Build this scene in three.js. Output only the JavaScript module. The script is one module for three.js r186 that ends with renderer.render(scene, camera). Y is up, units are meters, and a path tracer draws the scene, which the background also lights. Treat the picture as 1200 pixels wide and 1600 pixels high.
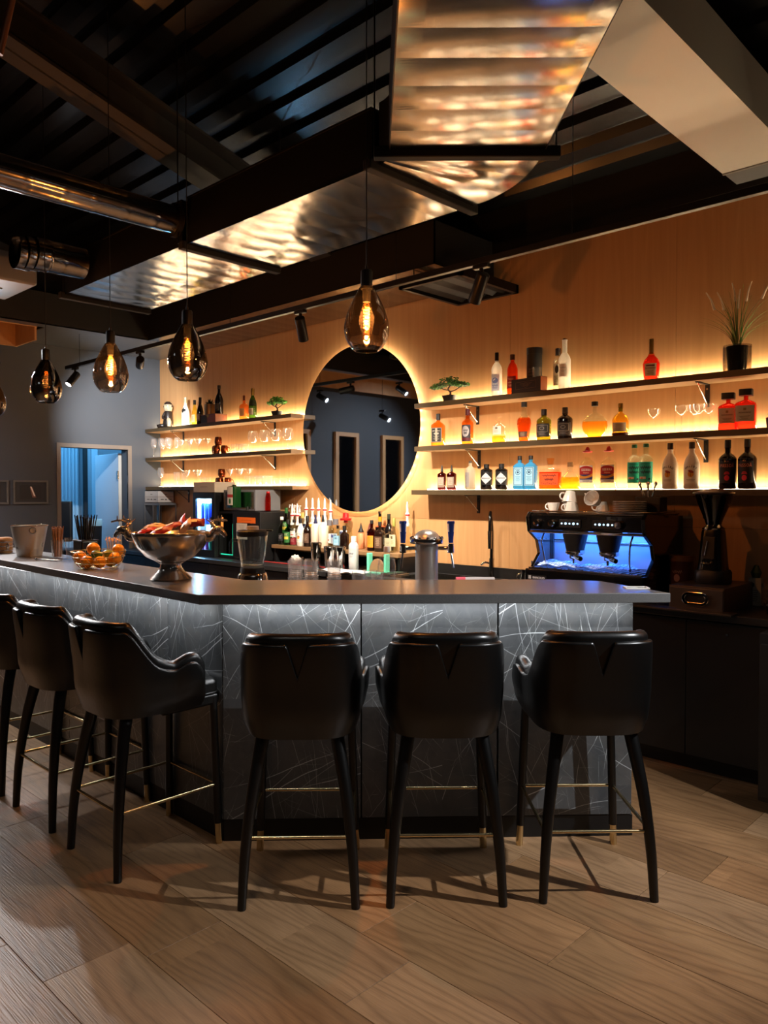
import * as THREE from 'three';
import { RoundedBoxGeometry } from 'three/addons/geometries/RoundedBoxGeometry.js';
import { mergeGeometries, toCreasedNormals } from 'three/addons/utils/BufferGeometryUtils.js';
import { ImprovedNoise } from 'three/addons/math/ImprovedNoise.js';
import { RectAreaLightUniformsLib } from 'three/addons/lights/RectAreaLightUniformsLib.js';

// ---------- camera, exposure, light ----------
RectAreaLightUniformsLib.init();
const scene = new THREE.Scene();
scene.background = new THREE.Color(0x000000);
const camera = new THREE.PerspectiveCamera(67.38, 3 / 4, 0.05, 60);
camera.position.set(0, 1.55, 4.78);
camera.rotation.set(-0.02583, 0.76499, 0, 'YXZ');
scene.add(camera);
const renderer = new THREE.WebGLRenderer({ antialias: true });
renderer.toneMapping = THREE.LinearToneMapping;
renderer.toneMappingExposure = 1.1;
renderer.shadowMap.enabled = true;

const WARM = new THREE.Color(1, 0.78, 0.48), COOL = new THREE.Color(0.96, 0.98, 1), AMBER = new THREE.Color(1, 0.72, 0.42), BLUE = new THREE.Color(0.05, 0.22, 1);
const LEVEL = { shelf: 78, halo: 85, bar: 46, pendant: 4.6, spot: 30, wallSpot: 30, espresso: 60, blue: 9, roomSpot: 20, fridge: 320, room: 3, work: 25 };
function areaLight(color, power, w, h, [x, y, z], [tx, ty, tz]) {
  const l = new THREE.RectAreaLight(color, power, w, h);
  l.position.set(x, y, z); l.lookAt(tx, ty, tz); scene.add(l); return l;
}
function spotLight(color, power, pos, at, angle = 0.4, pen = 0.5, radius = 1.2) {
  const l = new THREE.SpotLight(color, power, 0, angle, pen, 2);
  l.position.set(...pos); l.target.position.set(...at); l.castShadow = true; l.shadow.radius = radius;
  scene.add(l, l.target); return l;
}

// ---------- helpers ----------
const D2 = Math.PI / 180, V3 = (x, y, z) => new THREE.Vector3(x, y, z);
let seed = 7; const rnd = () => { seed = (seed * 16807) % 2147483647; return seed / 2147483647; };
const rr = (a, b) => a + (b - a) * rnd();
const used = {};
function numbered(n) { used[n] = (used[n] ?? -1) + 1; return used[n] ? `${n}_${String(used[n]).padStart(3, '0')}` : n; }
function tag(o, label, category, group) { o.userData = { label, category }; if (group) o.userData.group = group; return o; }
function thing(name, label, category, [x, y, z] = [0, 0, 0], turn = 0, group) {
  const o = new THREE.Group(); o.name = numbered(name); o.position.set(x, y, z); o.rotation.y = turn; scene.add(o);
  return tag(o, label, category, group);
}
function part(name, geo, mat, parent, pos) {
  const m = new THREE.Mesh(Array.isArray(geo) ? merge(geo) : geo, mat); m.name = name; m.castShadow = m.receiveShadow = true;
  if (pos) m.position.set(...pos);
  parent.add(m); return m;
}
function solo(name, geo, mat, label, category, group, pos) { const m = part(numbered(name), geo, mat, scene, pos); return tag(m, label, category, group); }
function struct(name, geo, mat, parent = scene) { const m = part(name, geo, mat, parent); if (parent === scene) m.userData.kind = 'structure'; return m; }
function dup(src, [x, y, z], turn, label, group) {
  const c = src.clone(); c.name = numbered(src.name.replace(/_\d{3}$/, '')); c.position.set(x, y, z); if (turn !== undefined) c.rotation.y = turn;
  c.userData = { ...src.userData }; if (label) c.userData.label = label; if (group) c.userData.group = group;
  scene.add(c); return c;
}
const clean = g => { let r = g.index ? g.toNonIndexed() : g; for (const k of Object.keys(r.attributes)) if (!['position', 'normal', 'uv'].includes(k)) r.deleteAttribute(k); if (!r.attributes.uv) r.setAttribute('uv', new THREE.BufferAttribute(new Float32Array(r.attributes.position.count * 2), 2)); return r; };
const merge = l => l.length === 1 ? l[0] : mergeGeometries(l.map(clean));
const at = (g, x, y, z, rx = 0, ry = 0, rz = 0) => { if (rx || ry || rz) g.applyMatrix4(new THREE.Matrix4().makeRotationFromEuler(new THREE.Euler(rx, ry, rz))); return g.translate(x, y, z); };
const bx = (w, h, d, x = 0, y = 0, z = 0) => new THREE.BoxGeometry(w, h, d).translate(x, y, z);
const rb = (w, h, d, x = 0, y = 0, z = 0, r = 0.006, s = 2) => new RoundedBoxGeometry(w, h, d, s, Math.min(r, w / 2.01, h / 2.01, d / 2.01)).translate(x, y, z);
// box from corner to corner
const bb = (x0, x1, y0, y1, z0, z1) => bx(x1 - x0, y1 - y0, z1 - z0, (x0 + x1) / 2, (y0 + y1) / 2, (z0 + z1) / 2);
const cyl = (r0, r1, h, x = 0, y = 0, z = 0, s = 20) => new THREE.CylinderGeometry(r1, r0, h, s).translate(x, y + h / 2, z);
// grid of points -> geometry, f(u, v) -> [x, y, z]
function grid(nu, nv, f, crease) {
  const p = [], uv = [], ix = [];
  for (let j = 0; j <= nv; j++) for (let i = 0; i <= nu; i++) { p.push(...f(i / nu, j / nv)); uv.push(i / nu, j / nv); }
  for (let j = 0; j < nv; j++) for (let i = 0; i < nu; i++) { const a = j * (nu + 1) + i, b = a + 1, c = a + nu + 1, d = c + 1; ix.push(a, b, d, a, d, c); }
  const g = new THREE.BufferGeometry();
  g.setAttribute('position', new THREE.Float32BufferAttribute(p, 3)); g.setAttribute('uv', new THREE.Float32BufferAttribute(uv, 2)); g.setIndex(ix); g.computeVertexNormals();
  return crease ? toCreasedNormals(g, crease) : g;
}
// rings of superellipses: prof [[radius, y], ...], n the squareness, dz depth over width
const sgnp = (v, e) => Math.sign(v) * Math.pow(Math.abs(v), e);
function loft(prof, { n = 2, dz = 1, seg = 24, a0 = -Math.PI, a1 = Math.PI, crease = 0.7, lift = 0, even = false } = {}) {
  const L = prof.length - 1;
  return grid(seg, L, (u, v) => {
    const k = Math.round(v * L), [r, y, nn] = prof[k], e = 2 / (nn ?? n), R = r + lift, w = 2 * u - 1;
    const a = even ? Math.sign(w) * Math.asin(Math.pow(Math.abs(w) * Math.pow(Math.sin(Math.min(a1, 1.5)), e), 1 / e)) : a0 + (a1 - a0) * u;
    return [sgnp(Math.sin(a), e) * R, y, sgnp(Math.cos(a), e) * (r * dz + lift)];
  }, crease);
}
function tube(pts, r0, r1 = r0, seg = 16, rad = 8, closed = false) {
  const c = new THREE.CatmullRomCurve3(pts.map(p => V3(...p)), closed, 'centripetal'), g = new THREE.TubeGeometry(c, seg, 1, rad, closed), P = g.attributes.position, N = g.attributes.normal;
  for (let i = 0; i <= seg; i++) for (let j = 0; j <= rad; j++) { const k = i * (rad + 1) + j, r = r0 + (r1 - r0) * i / seg, q = c.getPointAt(i / seg); P.setXYZ(k, q.x + N.getX(k) * r, q.y + N.getY(k) * r, q.z + N.getZ(k) * r); }
  return g;
}
const rod = (a, b, r, rad = 8) => { const A = V3(...a), B = V3(...b), g = new THREE.CylinderGeometry(r, r, A.distanceTo(B), rad); g.applyQuaternion(new THREE.Quaternion().setFromUnitVectors(V3(0, 1, 0), B.clone().sub(A).normalize())); const m = A.add(B).multiplyScalar(0.5); return g.translate(m.x, m.y, m.z); };
const poly = (pts, h, y, bevel = 0) => { const s = new THREE.Shape(pts.map(([x, z]) => new THREE.Vector2(x, -z))); const g = new THREE.ExtrudeGeometry(s, { depth: h - 2 * bevel, bevelEnabled: bevel > 0, bevelSize: bevel, bevelThickness: bevel, bevelOffset: -bevel, bevelSegments: 2, curveSegments: 10 }); g.rotateX(-Math.PI / 2); return g.translate(0, y + bevel, 0); };
const ball = (r, x = 0, y = 0, z = 0, s = 16) => new THREE.SphereGeometry(r, s, Math.round(s * 0.7)).translate(x, y, z);

// ---------- textures ----------
const noise = new ImprovedNoise();
const fbm = (x, y, z, o = 4) => { let s = 0, a = 0.5; for (let i = 0; i < o; i++) { s += a * noise.noise(x, y, z + i * 7.3); x *= 2; y *= 2; a *= 0.5; } return s; };
function dataTex(w, h, f, srgb = true) {
  const d = new Uint8Array(w * h * 4);
  for (let j = 0; j < h; j++) for (let i = 0; i < w; i++) { const c = f(i / w, j / h), k = (j * w + i) * 4; for (let q = 0; q < 3; q++) d[k + q] = Math.max(0, Math.min(255, c[q])); d[k + 3] = 255; }
  const t = new THREE.DataTexture(d, w, h); t.wrapS = t.wrapT = THREE.RepeatWrapping; t.magFilter = THREE.LinearFilter; t.minFilter = THREE.LinearMipmapLinearFilter; t.generateMipmaps = true;
  if (srgb) t.colorSpace = THREE.SRGBColorSpace; t.needsUpdate = true; return t;
}
function canvasTex(w, h, draw, srgb = true) {
  const c = document.createElement('canvas'); c.width = w; c.height = h; const x = c.getContext('2d'); draw(x, w, h);
  const t = new THREE.CanvasTexture(c); t.wrapS = t.wrapT = THREE.RepeatWrapping; if (srgb) t.colorSpace = THREE.SRGBColorSpace; return t;
}
const mixc = (a, b, t) => a.map((v, i) => v + (b[i] - v) * t);
// vertical oak grain, 1 x 1 tile
const oakTex = dataTex(512, 1024, (u, v) => {
  const w = fbm(u * 5, v * 1.2, 1, 3), g = fbm(u * 34 + w * 3, v * 1.6, 3, 4), f = fbm(u * 150, v * 7, 5, 2), ring = Math.sin((u * 9 + w * 2.2) * 6.3) * 0.5;
  return mixc([172, 126, 80], [200, 155, 106], Math.max(0, Math.min(1, 0.5 + 0.42 * g + 0.16 * f + 0.1 * ring + 0.3 * w)));
});
// floor boards: grain along u
const boardTex = dataTex(1024, 1024, (u, v) => {
  const row = Math.floor(v * 4), w = fbm(u * 2.1, v * 6 + row * 13, row * 3.7, 3), k = Math.pow(Math.abs(Math.sin((v * 26 + w * 5.2) * 3.14)), 0.7), f = fbm(u * 26, v * 260, 8, 2), big = fbm(u * 3, v * 4, 11 + row, 3);
  const kn = Math.max(0, fbm(u * 9, v * 9, 20, 2) - 0.32) * 2.2;
  return mixc(mixc([112, 84, 58], [158, 124, 90], Math.max(0, Math.min(1, 0.22 + 0.5 * k + 0.7 * big + 0.45 * f))), [80, 58, 40], Math.min(1, kn));
});
const boardBump = dataTex(512, 1024, (u, v) => { const f = 128 + 150 * fbm(u * 14, v * 300, 4, 2); return [f, f, f]; }, false);
// black marble with white veins, one tile = 1.2 m
const marbleTex = canvasTex(2048, 2048, (x, w, h) => {
  x.fillStyle = '#4c4e50'; x.fillRect(0, 0, w, h);
  for (let i = 0; i < 900; i++) { const r = rr(30, 190); x.fillStyle = rnd() < 0.5 ? 'rgba(18,20,22,0.045)' : 'rgba(120,126,130,0.035)'; x.beginPath(); x.ellipse(rnd() * w, rnd() * h, r, r * rr(0.2, 0.8), rnd() * 6.3, 0, 6.3); x.fill(); }
  const vein = (x0, y0, ang, len, wd, al) => {
    let a = ang, px = x0, py = y0; const n = Math.max(3, Math.round(len / 16)), P = [[px, py]];
    for (let i = 0; i < n; i++) { a += rr(-0.05, 0.05); if (rnd() < 0.012) a += rr(-0.35, 0.35); px += Math.cos(a) * 16; py += Math.sin(a) * 16; P.push([px, py]); }
    for (const [f0, f1, k, q] of [[0, 1, 0.45, 0.35], [0.12, 0.9, 0.7, 0.4], [rr(0.2, 0.35), rr(0.55, 0.8), 1, 0.55]]) { x.strokeStyle = `rgba(206,210,212,${al * q})`; x.lineWidth = wd * k; x.beginPath(); P.slice(Math.floor(f0 * n), Math.ceil(f1 * n) + 1).forEach(([u, v], i) => i ? x.lineTo(u, v) : x.moveTo(u, v)); x.stroke(); }
  };
  x.lineCap = 'round';
  for (let i = 0; i < 105; i++) { const d = rnd(); vein(rnd() * w, rnd() * h, d < 0.4 ? rr(1.05, 1.5) : d < 0.7 ? rr(1.7, 2.25) : d < 0.9 ? rr(0.3, 0.9) : rr(-0.6, 0.1), rr(350, 1300), rr(2.5, 6), rr(0.35, 0.9)); }
  for (let i = 0; i < 9; i++) vein(rnd() * w, rnd() * h, rr(-0.45, -0.1), rr(900, 1700), rr(5, 9), 1);
  for (let i = 0; i < 330; i++) vein(rnd() * w, rnd() * h, rnd() * 6.3, rr(50, 300), rr(1.2, 3), rr(0.2, 0.6));
});
const speckTex = canvasTex(512, 512, (x, w, h) => { x.fillStyle = '#6c6d6e'; x.fillRect(0, 0, w, h); for (let i = 0; i < 9000; i++) { const g = rnd() < 0.35 ? rr(110, 175) : rr(40, 80); x.fillStyle = `rgb(${g},${g},${g + 2})`; const r = rr(0.6, 2); x.fillRect(rnd() * w, rnd() * h, r, r); } });
const brushTex = dataTex(256, 256, (u, v) => { const g = 150 + 160 * fbm(u * 3, v * 60, 2, 3) + 60 * fbm(u * 6, v * 6, 9, 3); return [g, g, g]; }, false);
const galvTex = dataTex(256, 256, (u, v) => { const g = 150 + 120 * fbm(u * 5, v * 5, 2, 4); return [g, g, g]; }, false);
const leatherBump = dataTex(256, 256, (u, v) => { const g = 128 + 90 * fbm(u * 40, v * 40, 3, 3) + 60 * fbm(u * 6, v * 6, 8, 2); return [g, g, g]; }, false);

// ---------- materials ----------
const std = (color, roughness = 0.5, metalness = 0, o = {}) => new THREE.MeshStandardMaterial({ color, roughness, metalness, ...o });
const phy = (color, roughness, o = {}) => new THREE.MeshPhysicalMaterial({ color, roughness, ...o });
const glow = (c, k, base = 0x111111) => new THREE.MeshStandardMaterial({ color: base, emissive: c, emissiveIntensity: k, roughness: 0.6 });
const clear = (c = 0xffffff, o = {}) => new THREE.MeshPhysicalMaterial({ color: c, roughness: 0.02, transmission: 1, thickness: 0, ior: 1.5, side: THREE.DoubleSide, ...o });
const M = {
  silver: std(0xcac6c0, 0.16, 0.88),
  steelSoft: std(0xcfcbc4, 0.33, 0.75),
  oak: std(0xffffff, 0.55, 0, { map: oakTex }),
  shelf: std(0x8a6a48, 0.5), shelfDark: std(0x463720, 0.55),
  board: [0xffffff, 0xece4d8, 0xf6eadc, 0xdcd4c8].map(c => std(c, 0.42, 0, { map: boardTex, bumpMap: boardBump, bumpScale: 0.0012 })),
  darkWall: std(0x3f444b, 0.7), blackWall: std(0x070708, 0.75), black: std(0x0a0a0b, 0.5), blackGloss: phy(0x060607, 0.2, { clearcoat: 0.6 }), blackMetal: std(0x111112, 0.4, 0.5), cabinet: std(0x0c0c0d, 0.45),
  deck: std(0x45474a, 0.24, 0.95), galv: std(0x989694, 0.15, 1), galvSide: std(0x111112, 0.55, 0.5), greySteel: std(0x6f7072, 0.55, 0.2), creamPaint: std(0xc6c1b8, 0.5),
  marble: phy(0xffffff, 0.34, { map: marbleTex, clearcoat: 0.25, clearcoatRoughness: 0.25 }), stone: phy(0xe6e2de, 0.4, { map: speckTex, clearcoat: 1, clearcoatRoughness: 0.22, ior: 1.6 }),
  leather: phy(0x050505, 0.34, { bumpMap: leatherBump, bumpScale: 0.0008, clearcoat: 0.15, clearcoatRoughness: 0.3 }), legBlack: std(0x050505, 0.35), gold: std(0xdcc596, 0.24, 1),
  steel: std(0xb9b7b3, 0.24, 1, { roughnessMap: brushTex }), chrome: std(0xd8d6d2, 0.07, 1), darkChrome: std(0x9c958e, 0.13, 1), mirror: std(0xb4bec8, 0.02, 1),
  glass: clear(), white: std(0xe8e4dc, 0.4), porcelain: phy(0xf0ece4, 0.15, { clearcoat: 0.5 }), copper: std(0x8e4a2c, 0.25, 1), brass: std(0x9a7a3c, 0.3, 1),
  leaf: std(0x3f7a24, 0.6, 0, { side: THREE.DoubleSide }), leafDark: std(0x31481c, 0.6, 0, { side: THREE.DoubleSide }), bark: std(0x3a2414, 0.8), soil: std(0x1a120c, 0.9), paper: std(0xd8d2c8, 0.7),
};

// ---------- the room ----------
const XL = -8.29, XR = 3, ZF = 7.6, roofY = z => 3.6 + 0.283 * z;
const floor = struct('floor', bb(XL - 0.15, XR + 0.15, -0.15, -0.012, -0.15, ZF + 0.15), std(0x3a2f24, 0.7));
{ // laminate boards along x, rows 0.2955 m wide
  const seam = { 0: -2.434, 1: -2.32, 2: -3.05, 3: -1.9, 4: -1.335, 5: -1.815, 6: -1.31, 7: -1.18, 8: -2.1, 9: -2.6, 10: -1.525, 11: -2.2 }, len = 1.38;
  for (let k = -13; k < 13; k++) {
    const z1 = 3.803 - 0.2955 * k, z0 = z1 - 0.2955; let x = seam[k] ?? -2 + ((k * 0.73) % 1.38);
    while (x > XL) x -= len;
    for (; x < XR; x += len) {
      const a = Math.max(x, XL) + 0.001, b = Math.min(x + len, XR) - 0.001, c = Math.max(z0, 0) + 0.001, d = Math.min(z1, ZF) - 0.001;
      if (b - a < 0.03 || d - c < 0.03) continue;
      const g = rb(b - a, 0.012, d - c, 0, 0, 0, 0.0012, 1), P = g.attributes.position, U = g.attributes.uv, row = Math.floor(rnd() * 4), ou = rnd();
      for (let i = 0; i < P.count; i++) U.setXY(i, ou + P.getX(i) / 2, row / 4 + 0.01 + (P.getZ(i) / 0.2955 + 0.5) * 0.23);
      part('plank', g, M.board[Math.floor(rnd() * 4)], floor, [(a + b) / 2, -0.006, (c + d) / 2]);
    }
  }
}
// wood wall: panels 1.22 m wide
const wallBack = struct('wall_back', bb(XL - 0.15, XR + 0.15, 0, 3.7, -0.15, -0.02), M.blackWall);
for (let i = 0, x = XL; x < XR; i++, x += 1.25) for (const [y0, y1] of [[0.0, 1.33], [1.332, 3.33]]) {
  const b = Math.min(x + 1.248, XR), g = bb(x, b, y0, y1, -0.02, 0), P = g.attributes.position, U = g.attributes.uv;
  for (let k = 0; k < P.count; k++) U.setXY(k, P.getX(k) / 0.9 + i * 0.37, P.getY(k) / 1.9);
  part('panel', g, M.oak, wallBack);
}
struct('wall_back_upper', bb(XL - 0.15, XR + 0.15, 3.33, 3.75, -0.15, 0.03), M.blackWall);
// dark wall with the doorway
struct('wall_left', [bb(XL - 0.15, XL, 0, 5.8, -0.15, 0.42), bb(XL - 0.15, XL, 0, 5.8, 1.2, ZF + 0.15), bb(XL - 0.15, XL, 2.04, 5.8, 0.42, 1.2)], M.darkWall);
struct('wall_right', bb(XR, XR + 0.15, 0, 5.8, -0.15, ZF + 0.15), M.darkWall);
struct('wall_front', bb(XL - 0.15, XR + 0.15, 0, 5.9, ZF, ZF + 0.15), M.darkWall);
const doorTrim = struct('door_1', [bb(XL - 0.02, XL + 0.012, 0, 2.085, 1.2, 1.245), bb(XL - 0.02, XL + 0.012, 0, 2.085, 0.375, 0.42), bb(XL - 0.02, XL + 0.012, 2.04, 2.085, 0.42, 1.2)], std(0x6d635a, 0.5));
{ // corrugated roof deck rising from the wood wall
  const pts = [], p = 0.2, top = [];
  for (let z = -0.3; z < ZF + 0.3; z += p) for (const [f, h] of [[0, 0], [0.09, 0], [0.115, 0.045], [0.175, 0.045]]) { const q = z + f; pts.push([q, roofY(q) + h]); }
  for (let i = pts.length - 1; i >= 0; i--) top.push([pts[i][0], pts[i][1] + 0.012]);
  const s = new THREE.Shape([...pts, ...top].map(([z, y]) => new THREE.Vector2(z, y))), g = new THREE.ExtrudeGeometry(s, { depth: XR - XL + 0.4, bevelEnabled: false });
  g.rotateY(Math.PI / 2); // (z, y, depth) -> x = depth, z = -z
  const P = g.attributes.position; for (let i = 0; i < P.count; i++) P.setZ(i, -P.getZ(i));
  const ix = Array.from({ length: P.count }, (_, i) => i); for (let i = 0; i < ix.length; i += 3) [ix[i + 1], ix[i + 2]] = [ix[i + 2], ix[i + 1]];
  g.setIndex(ix); g.deleteAttribute('normal'); const gg = g.toNonIndexed(); gg.computeVertexNormals();
  struct('ceiling', gg.translate(XL - 0.2, 0, 0), M.deck);
}
struct('ceiling_cover', (() => { const g = bx(XR - XL + 0.4, 0.05, ZF + 1.2); return at(g, (XL + XR) / 2, roofY(ZF / 2) + 0.16, ZF / 2, -Math.atan(0.283)); })(), M.blackWall);
// ---------- beams, soffit and ducts overhead ----------
{
  const h = 0.23, L = 7.2, shape = (x, y) => bx(x, y, L);
  const g = merge([shape(0.24, 0.02).translate(0, 0.01, 0), shape(0.02, h).translate(0, h / 2, 0), shape(0.24, 0.02).translate(0, h, 0)]);
  g.applyMatrix4(new THREE.Matrix4().makeRotationX(-Math.atan(0.283))); g.translate(-4.61, 3.2 + 0.283 * 3.4, 3.4);
  solo('roof_beam', g, std(0x36373a, 0.6, 0.2), 'dark steel roof beam with a grey flange sloping under the deck', 'beam');
  const c = thing('box_beam', 'pale cream boxed beam running to the wood wall beside the metal duct', 'beam', [-1.485, 3.36, 0]);
  part('casing', bb(-0.185, 0.185, 0, 0.26, 0.26, 4.4), M.creamPaint, c); part('end_piece', bb(-0.185, 0.185, 0.004, 0.26, 0.035, 0.245), M.greySteel, c); part('joint_strip', bb(-0.186, 0.186, -0.006, 0.262, 0.243, 0.262), std(0x8a8680, 0.4, 0.4), c);
}
// ribbed sheet: bottom face of a duct; f(u, v) -> [x, z], ribs across u
const ribbed = (n, f, y, amp = 0.0032) => {
  const h = Array.from({ length: n + 1 }, () => rr(0, 1) * amp), w = Array.from({ length: n + 1 }, () => rr(0.55, 1.1) * amp);
  return grid(n * 10, 8, (u, v) => { const [x, z] = f(u, 1 - v), k = Math.min(n - 1, Math.floor(u * n + 1e-6)), t = u * n - k, e = Math.min(1, 8 * Math.min(v, 1 - v)); return [x, y - (h[k] + (h[k + 1] - h[k]) * t + w[k] * Math.sin(Math.PI * t)) * (0.4 + 0.6 * e), z]; }, 0.03);
};
{
  const y = 3.05, H = 0.28, t = thing('rectangular_air_duct', 'large rectangular galvanised air duct with ribbed underside and black joints', 'duct', [0, 0, 0]);
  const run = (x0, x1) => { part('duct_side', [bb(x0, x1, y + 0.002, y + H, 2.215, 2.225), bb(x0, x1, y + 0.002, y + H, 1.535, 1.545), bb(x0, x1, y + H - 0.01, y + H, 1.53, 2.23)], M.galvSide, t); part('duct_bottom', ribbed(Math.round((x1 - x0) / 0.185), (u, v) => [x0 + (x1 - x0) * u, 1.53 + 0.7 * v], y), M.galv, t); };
  run(-5.82, -4.16); run(-4.1, -2.53);
  part('end_cap', bb(-5.835, -5.82, y - 0.01, y + H, 1.53, 2.23), M.galvSide, t);
  const fl = (ax, az, bx_, bz) => part('joint_flange', rb(Math.hypot(bx_ - ax, bz - az) + 0.05, 0.05, 0.05, 0, 0, 0, 0.006), std(0x040404, 0.9), t, [(ax + bx_) / 2, y - 0.005, (az + bz) / 2]).rotation.y = -Math.atan2(bz - az, bx_ - ax);
  fl(-4.13, 1.53, -4.13, 2.23); fl(-5.83, 1.53, -5.83, 2.23); fl(-2.505, 1.5, -2.505, 2.26);
  // the bend and the run towards the room
  const I0 = [-2.48, 2.23], I1 = [-2.355, 2.28], O0 = [-2.48, 1.53], O1 = [-1.872, 1.816];
  const bez = (a, c, b, t_) => [0, 1].map(i => (1 - t_) ** 2 * a[i] + 2 * t_ * (1 - t_) * c[i] + t_ * t_ * b[i]);
  const pin = u => bez(I0, [-2.41, 2.23], I1, u), pout = u => bez(O0, [-2.16, 1.53], O1, u);
  part('bend_bottom', ribbed(3, (u, v) => { const a = pout(u), b = pin(u); return [a[0] + (b[0] - a[0]) * v, a[1] + (b[1] - a[1]) * v]; }, y), M.galv, t);
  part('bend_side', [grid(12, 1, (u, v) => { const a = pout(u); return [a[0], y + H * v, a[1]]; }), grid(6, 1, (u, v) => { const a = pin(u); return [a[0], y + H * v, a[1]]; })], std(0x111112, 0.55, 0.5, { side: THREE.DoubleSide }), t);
  fl(-2.39, 2.32, -1.83, 1.79);
  const A = [-2.339, 2.305], B = [-1.846, 1.84], d = [0.706, 0.708], L = 3.2, P = (u, v) => { const q = [B[0] + (A[0] - B[0]) * v, B[1] + (A[1] - B[1]) * v]; return [q[0] + d[0] * L * u, q[1] + d[1] * L * u]; };
  part('duct_bottom', ribbed(18, P, y), M.galv, t);
  const s0 = P(0, 0), s1 = P(1, 0), s2 = P(0, 1), s3 = P(1, 1);
  const side = (a, b) => { const g = bx(Math.hypot(b[0] - a[0], b[1] - a[1]), H, 0.01); return at(g, (a[0] + b[0]) / 2, y + H / 2, (a[1] + b[1]) / 2, 0, -Math.atan2(b[1] - a[1], b[0] - a[0])); };
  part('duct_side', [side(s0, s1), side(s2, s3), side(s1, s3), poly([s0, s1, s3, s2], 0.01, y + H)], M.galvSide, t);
  for (const [x, z] of [[-4.13, 2.27], [-4.13, 1.49], [-2.5, 1.48], [-1.82, 1.79], [-2.41, 2.33]]) part('hanger_rod', rod([x, y, z], [x, roofY(z) + 0.02, z], 0.004), M.blackMetal, t);
}
{ // low soffit along the wood wall and the dark wall
  const x1 = -3.435, y = 3.12, s = thing('ceiling_soffit', 'low black-sided soffit with a ribbed silver underside along the walls', 'soffit');
  part('fascia', [bb(-7.3, x1, y, 3.43, 0.69, 0.7), bb(x1 - 0.01, x1, y, 3.43, 0.01, 0.7), bb(-7.31, -7.3, y, 3.43, 0.7, ZF - 0.01), bb(-7.3, x1, 3.42, 3.43, 0.01, 0.7), bb(XL + 0.01, -7.3, 3.42, 3.43, 0.01, ZF - 0.01)], M.blackWall, s);
  part('ribbed_underside', ribbed(21, (u, v) => [-7.3 + (x1 + 7.3) * u, 0.01 + 0.69 * v], y, 0.0022), M.galv, s);
  part('plain_underside', [bb(XL + 0.01, -7.3, y, y + 0.01, 0.01, 1.7), bb(-7.44, -7.3, y, y + 0.01, 1.7, ZF - 0.01), bb(XL + 0.01, -8.0, y, y + 0.01, 1.7, ZF - 0.01), bb(-8.0, -7.44, y, y + 0.01, 4.6, ZF - 0.01)], std(0x8d8f92, 0.32, 0.85), s);
  const f = part('timber_lining', [bb(-7.98, -7.96, 3.0, 3.4, 1.76, 4.6), bb(-7.49, -7.47, 3.121, 3.4, 1.76, 4.6), bb(-7.96, -7.49, 3.0, 3.4, 1.76, 1.78), bb(-7.96, -7.49, 3.0, 3.4, 4.58, 4.6)], M.oak, s);
}
{
  const t = thing('slot_diffuser', 'black slotted air diffuser hung under the soffit end by the wall', 'diffuser', [-3.48, 3.0, 0.37]);
  part('frame', [bb(-0.28, -0.25, 0, 0.06, -0.34, 0.34), bb(0.25, 0.28, 0, 0.06, -0.34, 0.34), bb(-0.28, 0.28, 0, 0.06, -0.34, -0.31), bb(-0.28, 0.28, 0, 0.06, 0.31, 0.34)], M.blackMetal, t);
  for (let i = 0; i < 5; i++) part('slat', at(bx(0.06, 0.008, 0.64), -0.19 + i * 0.095, 0.03, 0, 0, 0, 0.5), i % 2 ? std(0x3a3b3d, 0.5, 0.3) : M.blackMetal, t);
  part('hanger', [rod([-0.26, 0.06, 0.2], [-0.26, 0.125, 0.2], 0.004), rod([-0.26, 0.06, -0.2], [-0.26, 0.125, -0.2], 0.004)], M.blackMetal, t);
}
const spiral = (r, L) => { const p = []; for (let i = 0; i <= Math.round(L / 0.02); i++) { const y = i * 0.02; p.push([r * (i % 9 === 0 ? 1.02 : 1), y]); } return loft(p, { seg: 28, crease: 1 }); };
{
  const g = at(spiral(0.085, 2.9), 0, 0, 0, Math.PI / 2);
  const d = thing('round_air_duct', 'long round spiral duct entering the big rectangular duct', 'duct', [-4.18, 3.2, 2.25]); part('spiral_tube', g, M.galv, d); part('collar', at(cyl(0.1, 0.1, 0.03, 0, 0, 0, 28), 0, 0, 0, Math.PI / 2), M.galvSide, d); part('hanger_rod', [rod([0, 0.08, 1.2], [0, 1.42, 1.2], 0.004), rod([0, 0.08, 2.4], [0, 1.75, 2.4], 0.004)], M.blackMetal, d);
  const e = thing('round_air_duct', 'short round duct with elbow sections between duct and ceiling air unit', 'duct', [-5.45, 3.2, 2.25]);
  part('spiral_tube', at(spiral(0.11, 0.26), 0, 0, 0, Math.PI / 2), M.galv, e);
  for (let i = 0; i < 3; i++) part('elbow_section', at(loft([[0.112, 0], [0.116, 0.012], [0.112, 0.024], [0.112, 0.1]], { seg: 24 }), -0.0 - i * 0.03, 0, 0.25 + i * 0.05, Math.PI / 2, 0, 0), M.galv, e);
  const u = thing('ceiling_air_unit', 'grey ceiling air unit with vent slots beside the short round duct', 'air unit', [-6.06, 3.06, 2.75]);
  part('housing', rb(0.62, 0.22, 0.6, 0, 0.11, 0, 0.02), M.greySteel, u); for (let i = 0; i < 4; i++) part('vent_slot', bb(-0.16, 0.04, -0.006, 0.004, -0.15 + i * 0.05, -0.13 + i * 0.05), M.black, u);
  part('hanger_rod', [rod([-0.25, 0.2, 0], [-0.25, 1.31, 0], 0.004), rod([0.25, 0.2, 0], [0.25, 1.31, 0], 0.004)], M.blackMetal, u);
  solo('copper_rod', rod([-2.66, 2.975, 3.817], [-2.452, 4.4, 3.565], 0.012), std(0x8a5c44, 0.35, 0.7), 'thin copper coloured rod hanging at the upper left', 'rod').rotation.z = 0;
}
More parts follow.
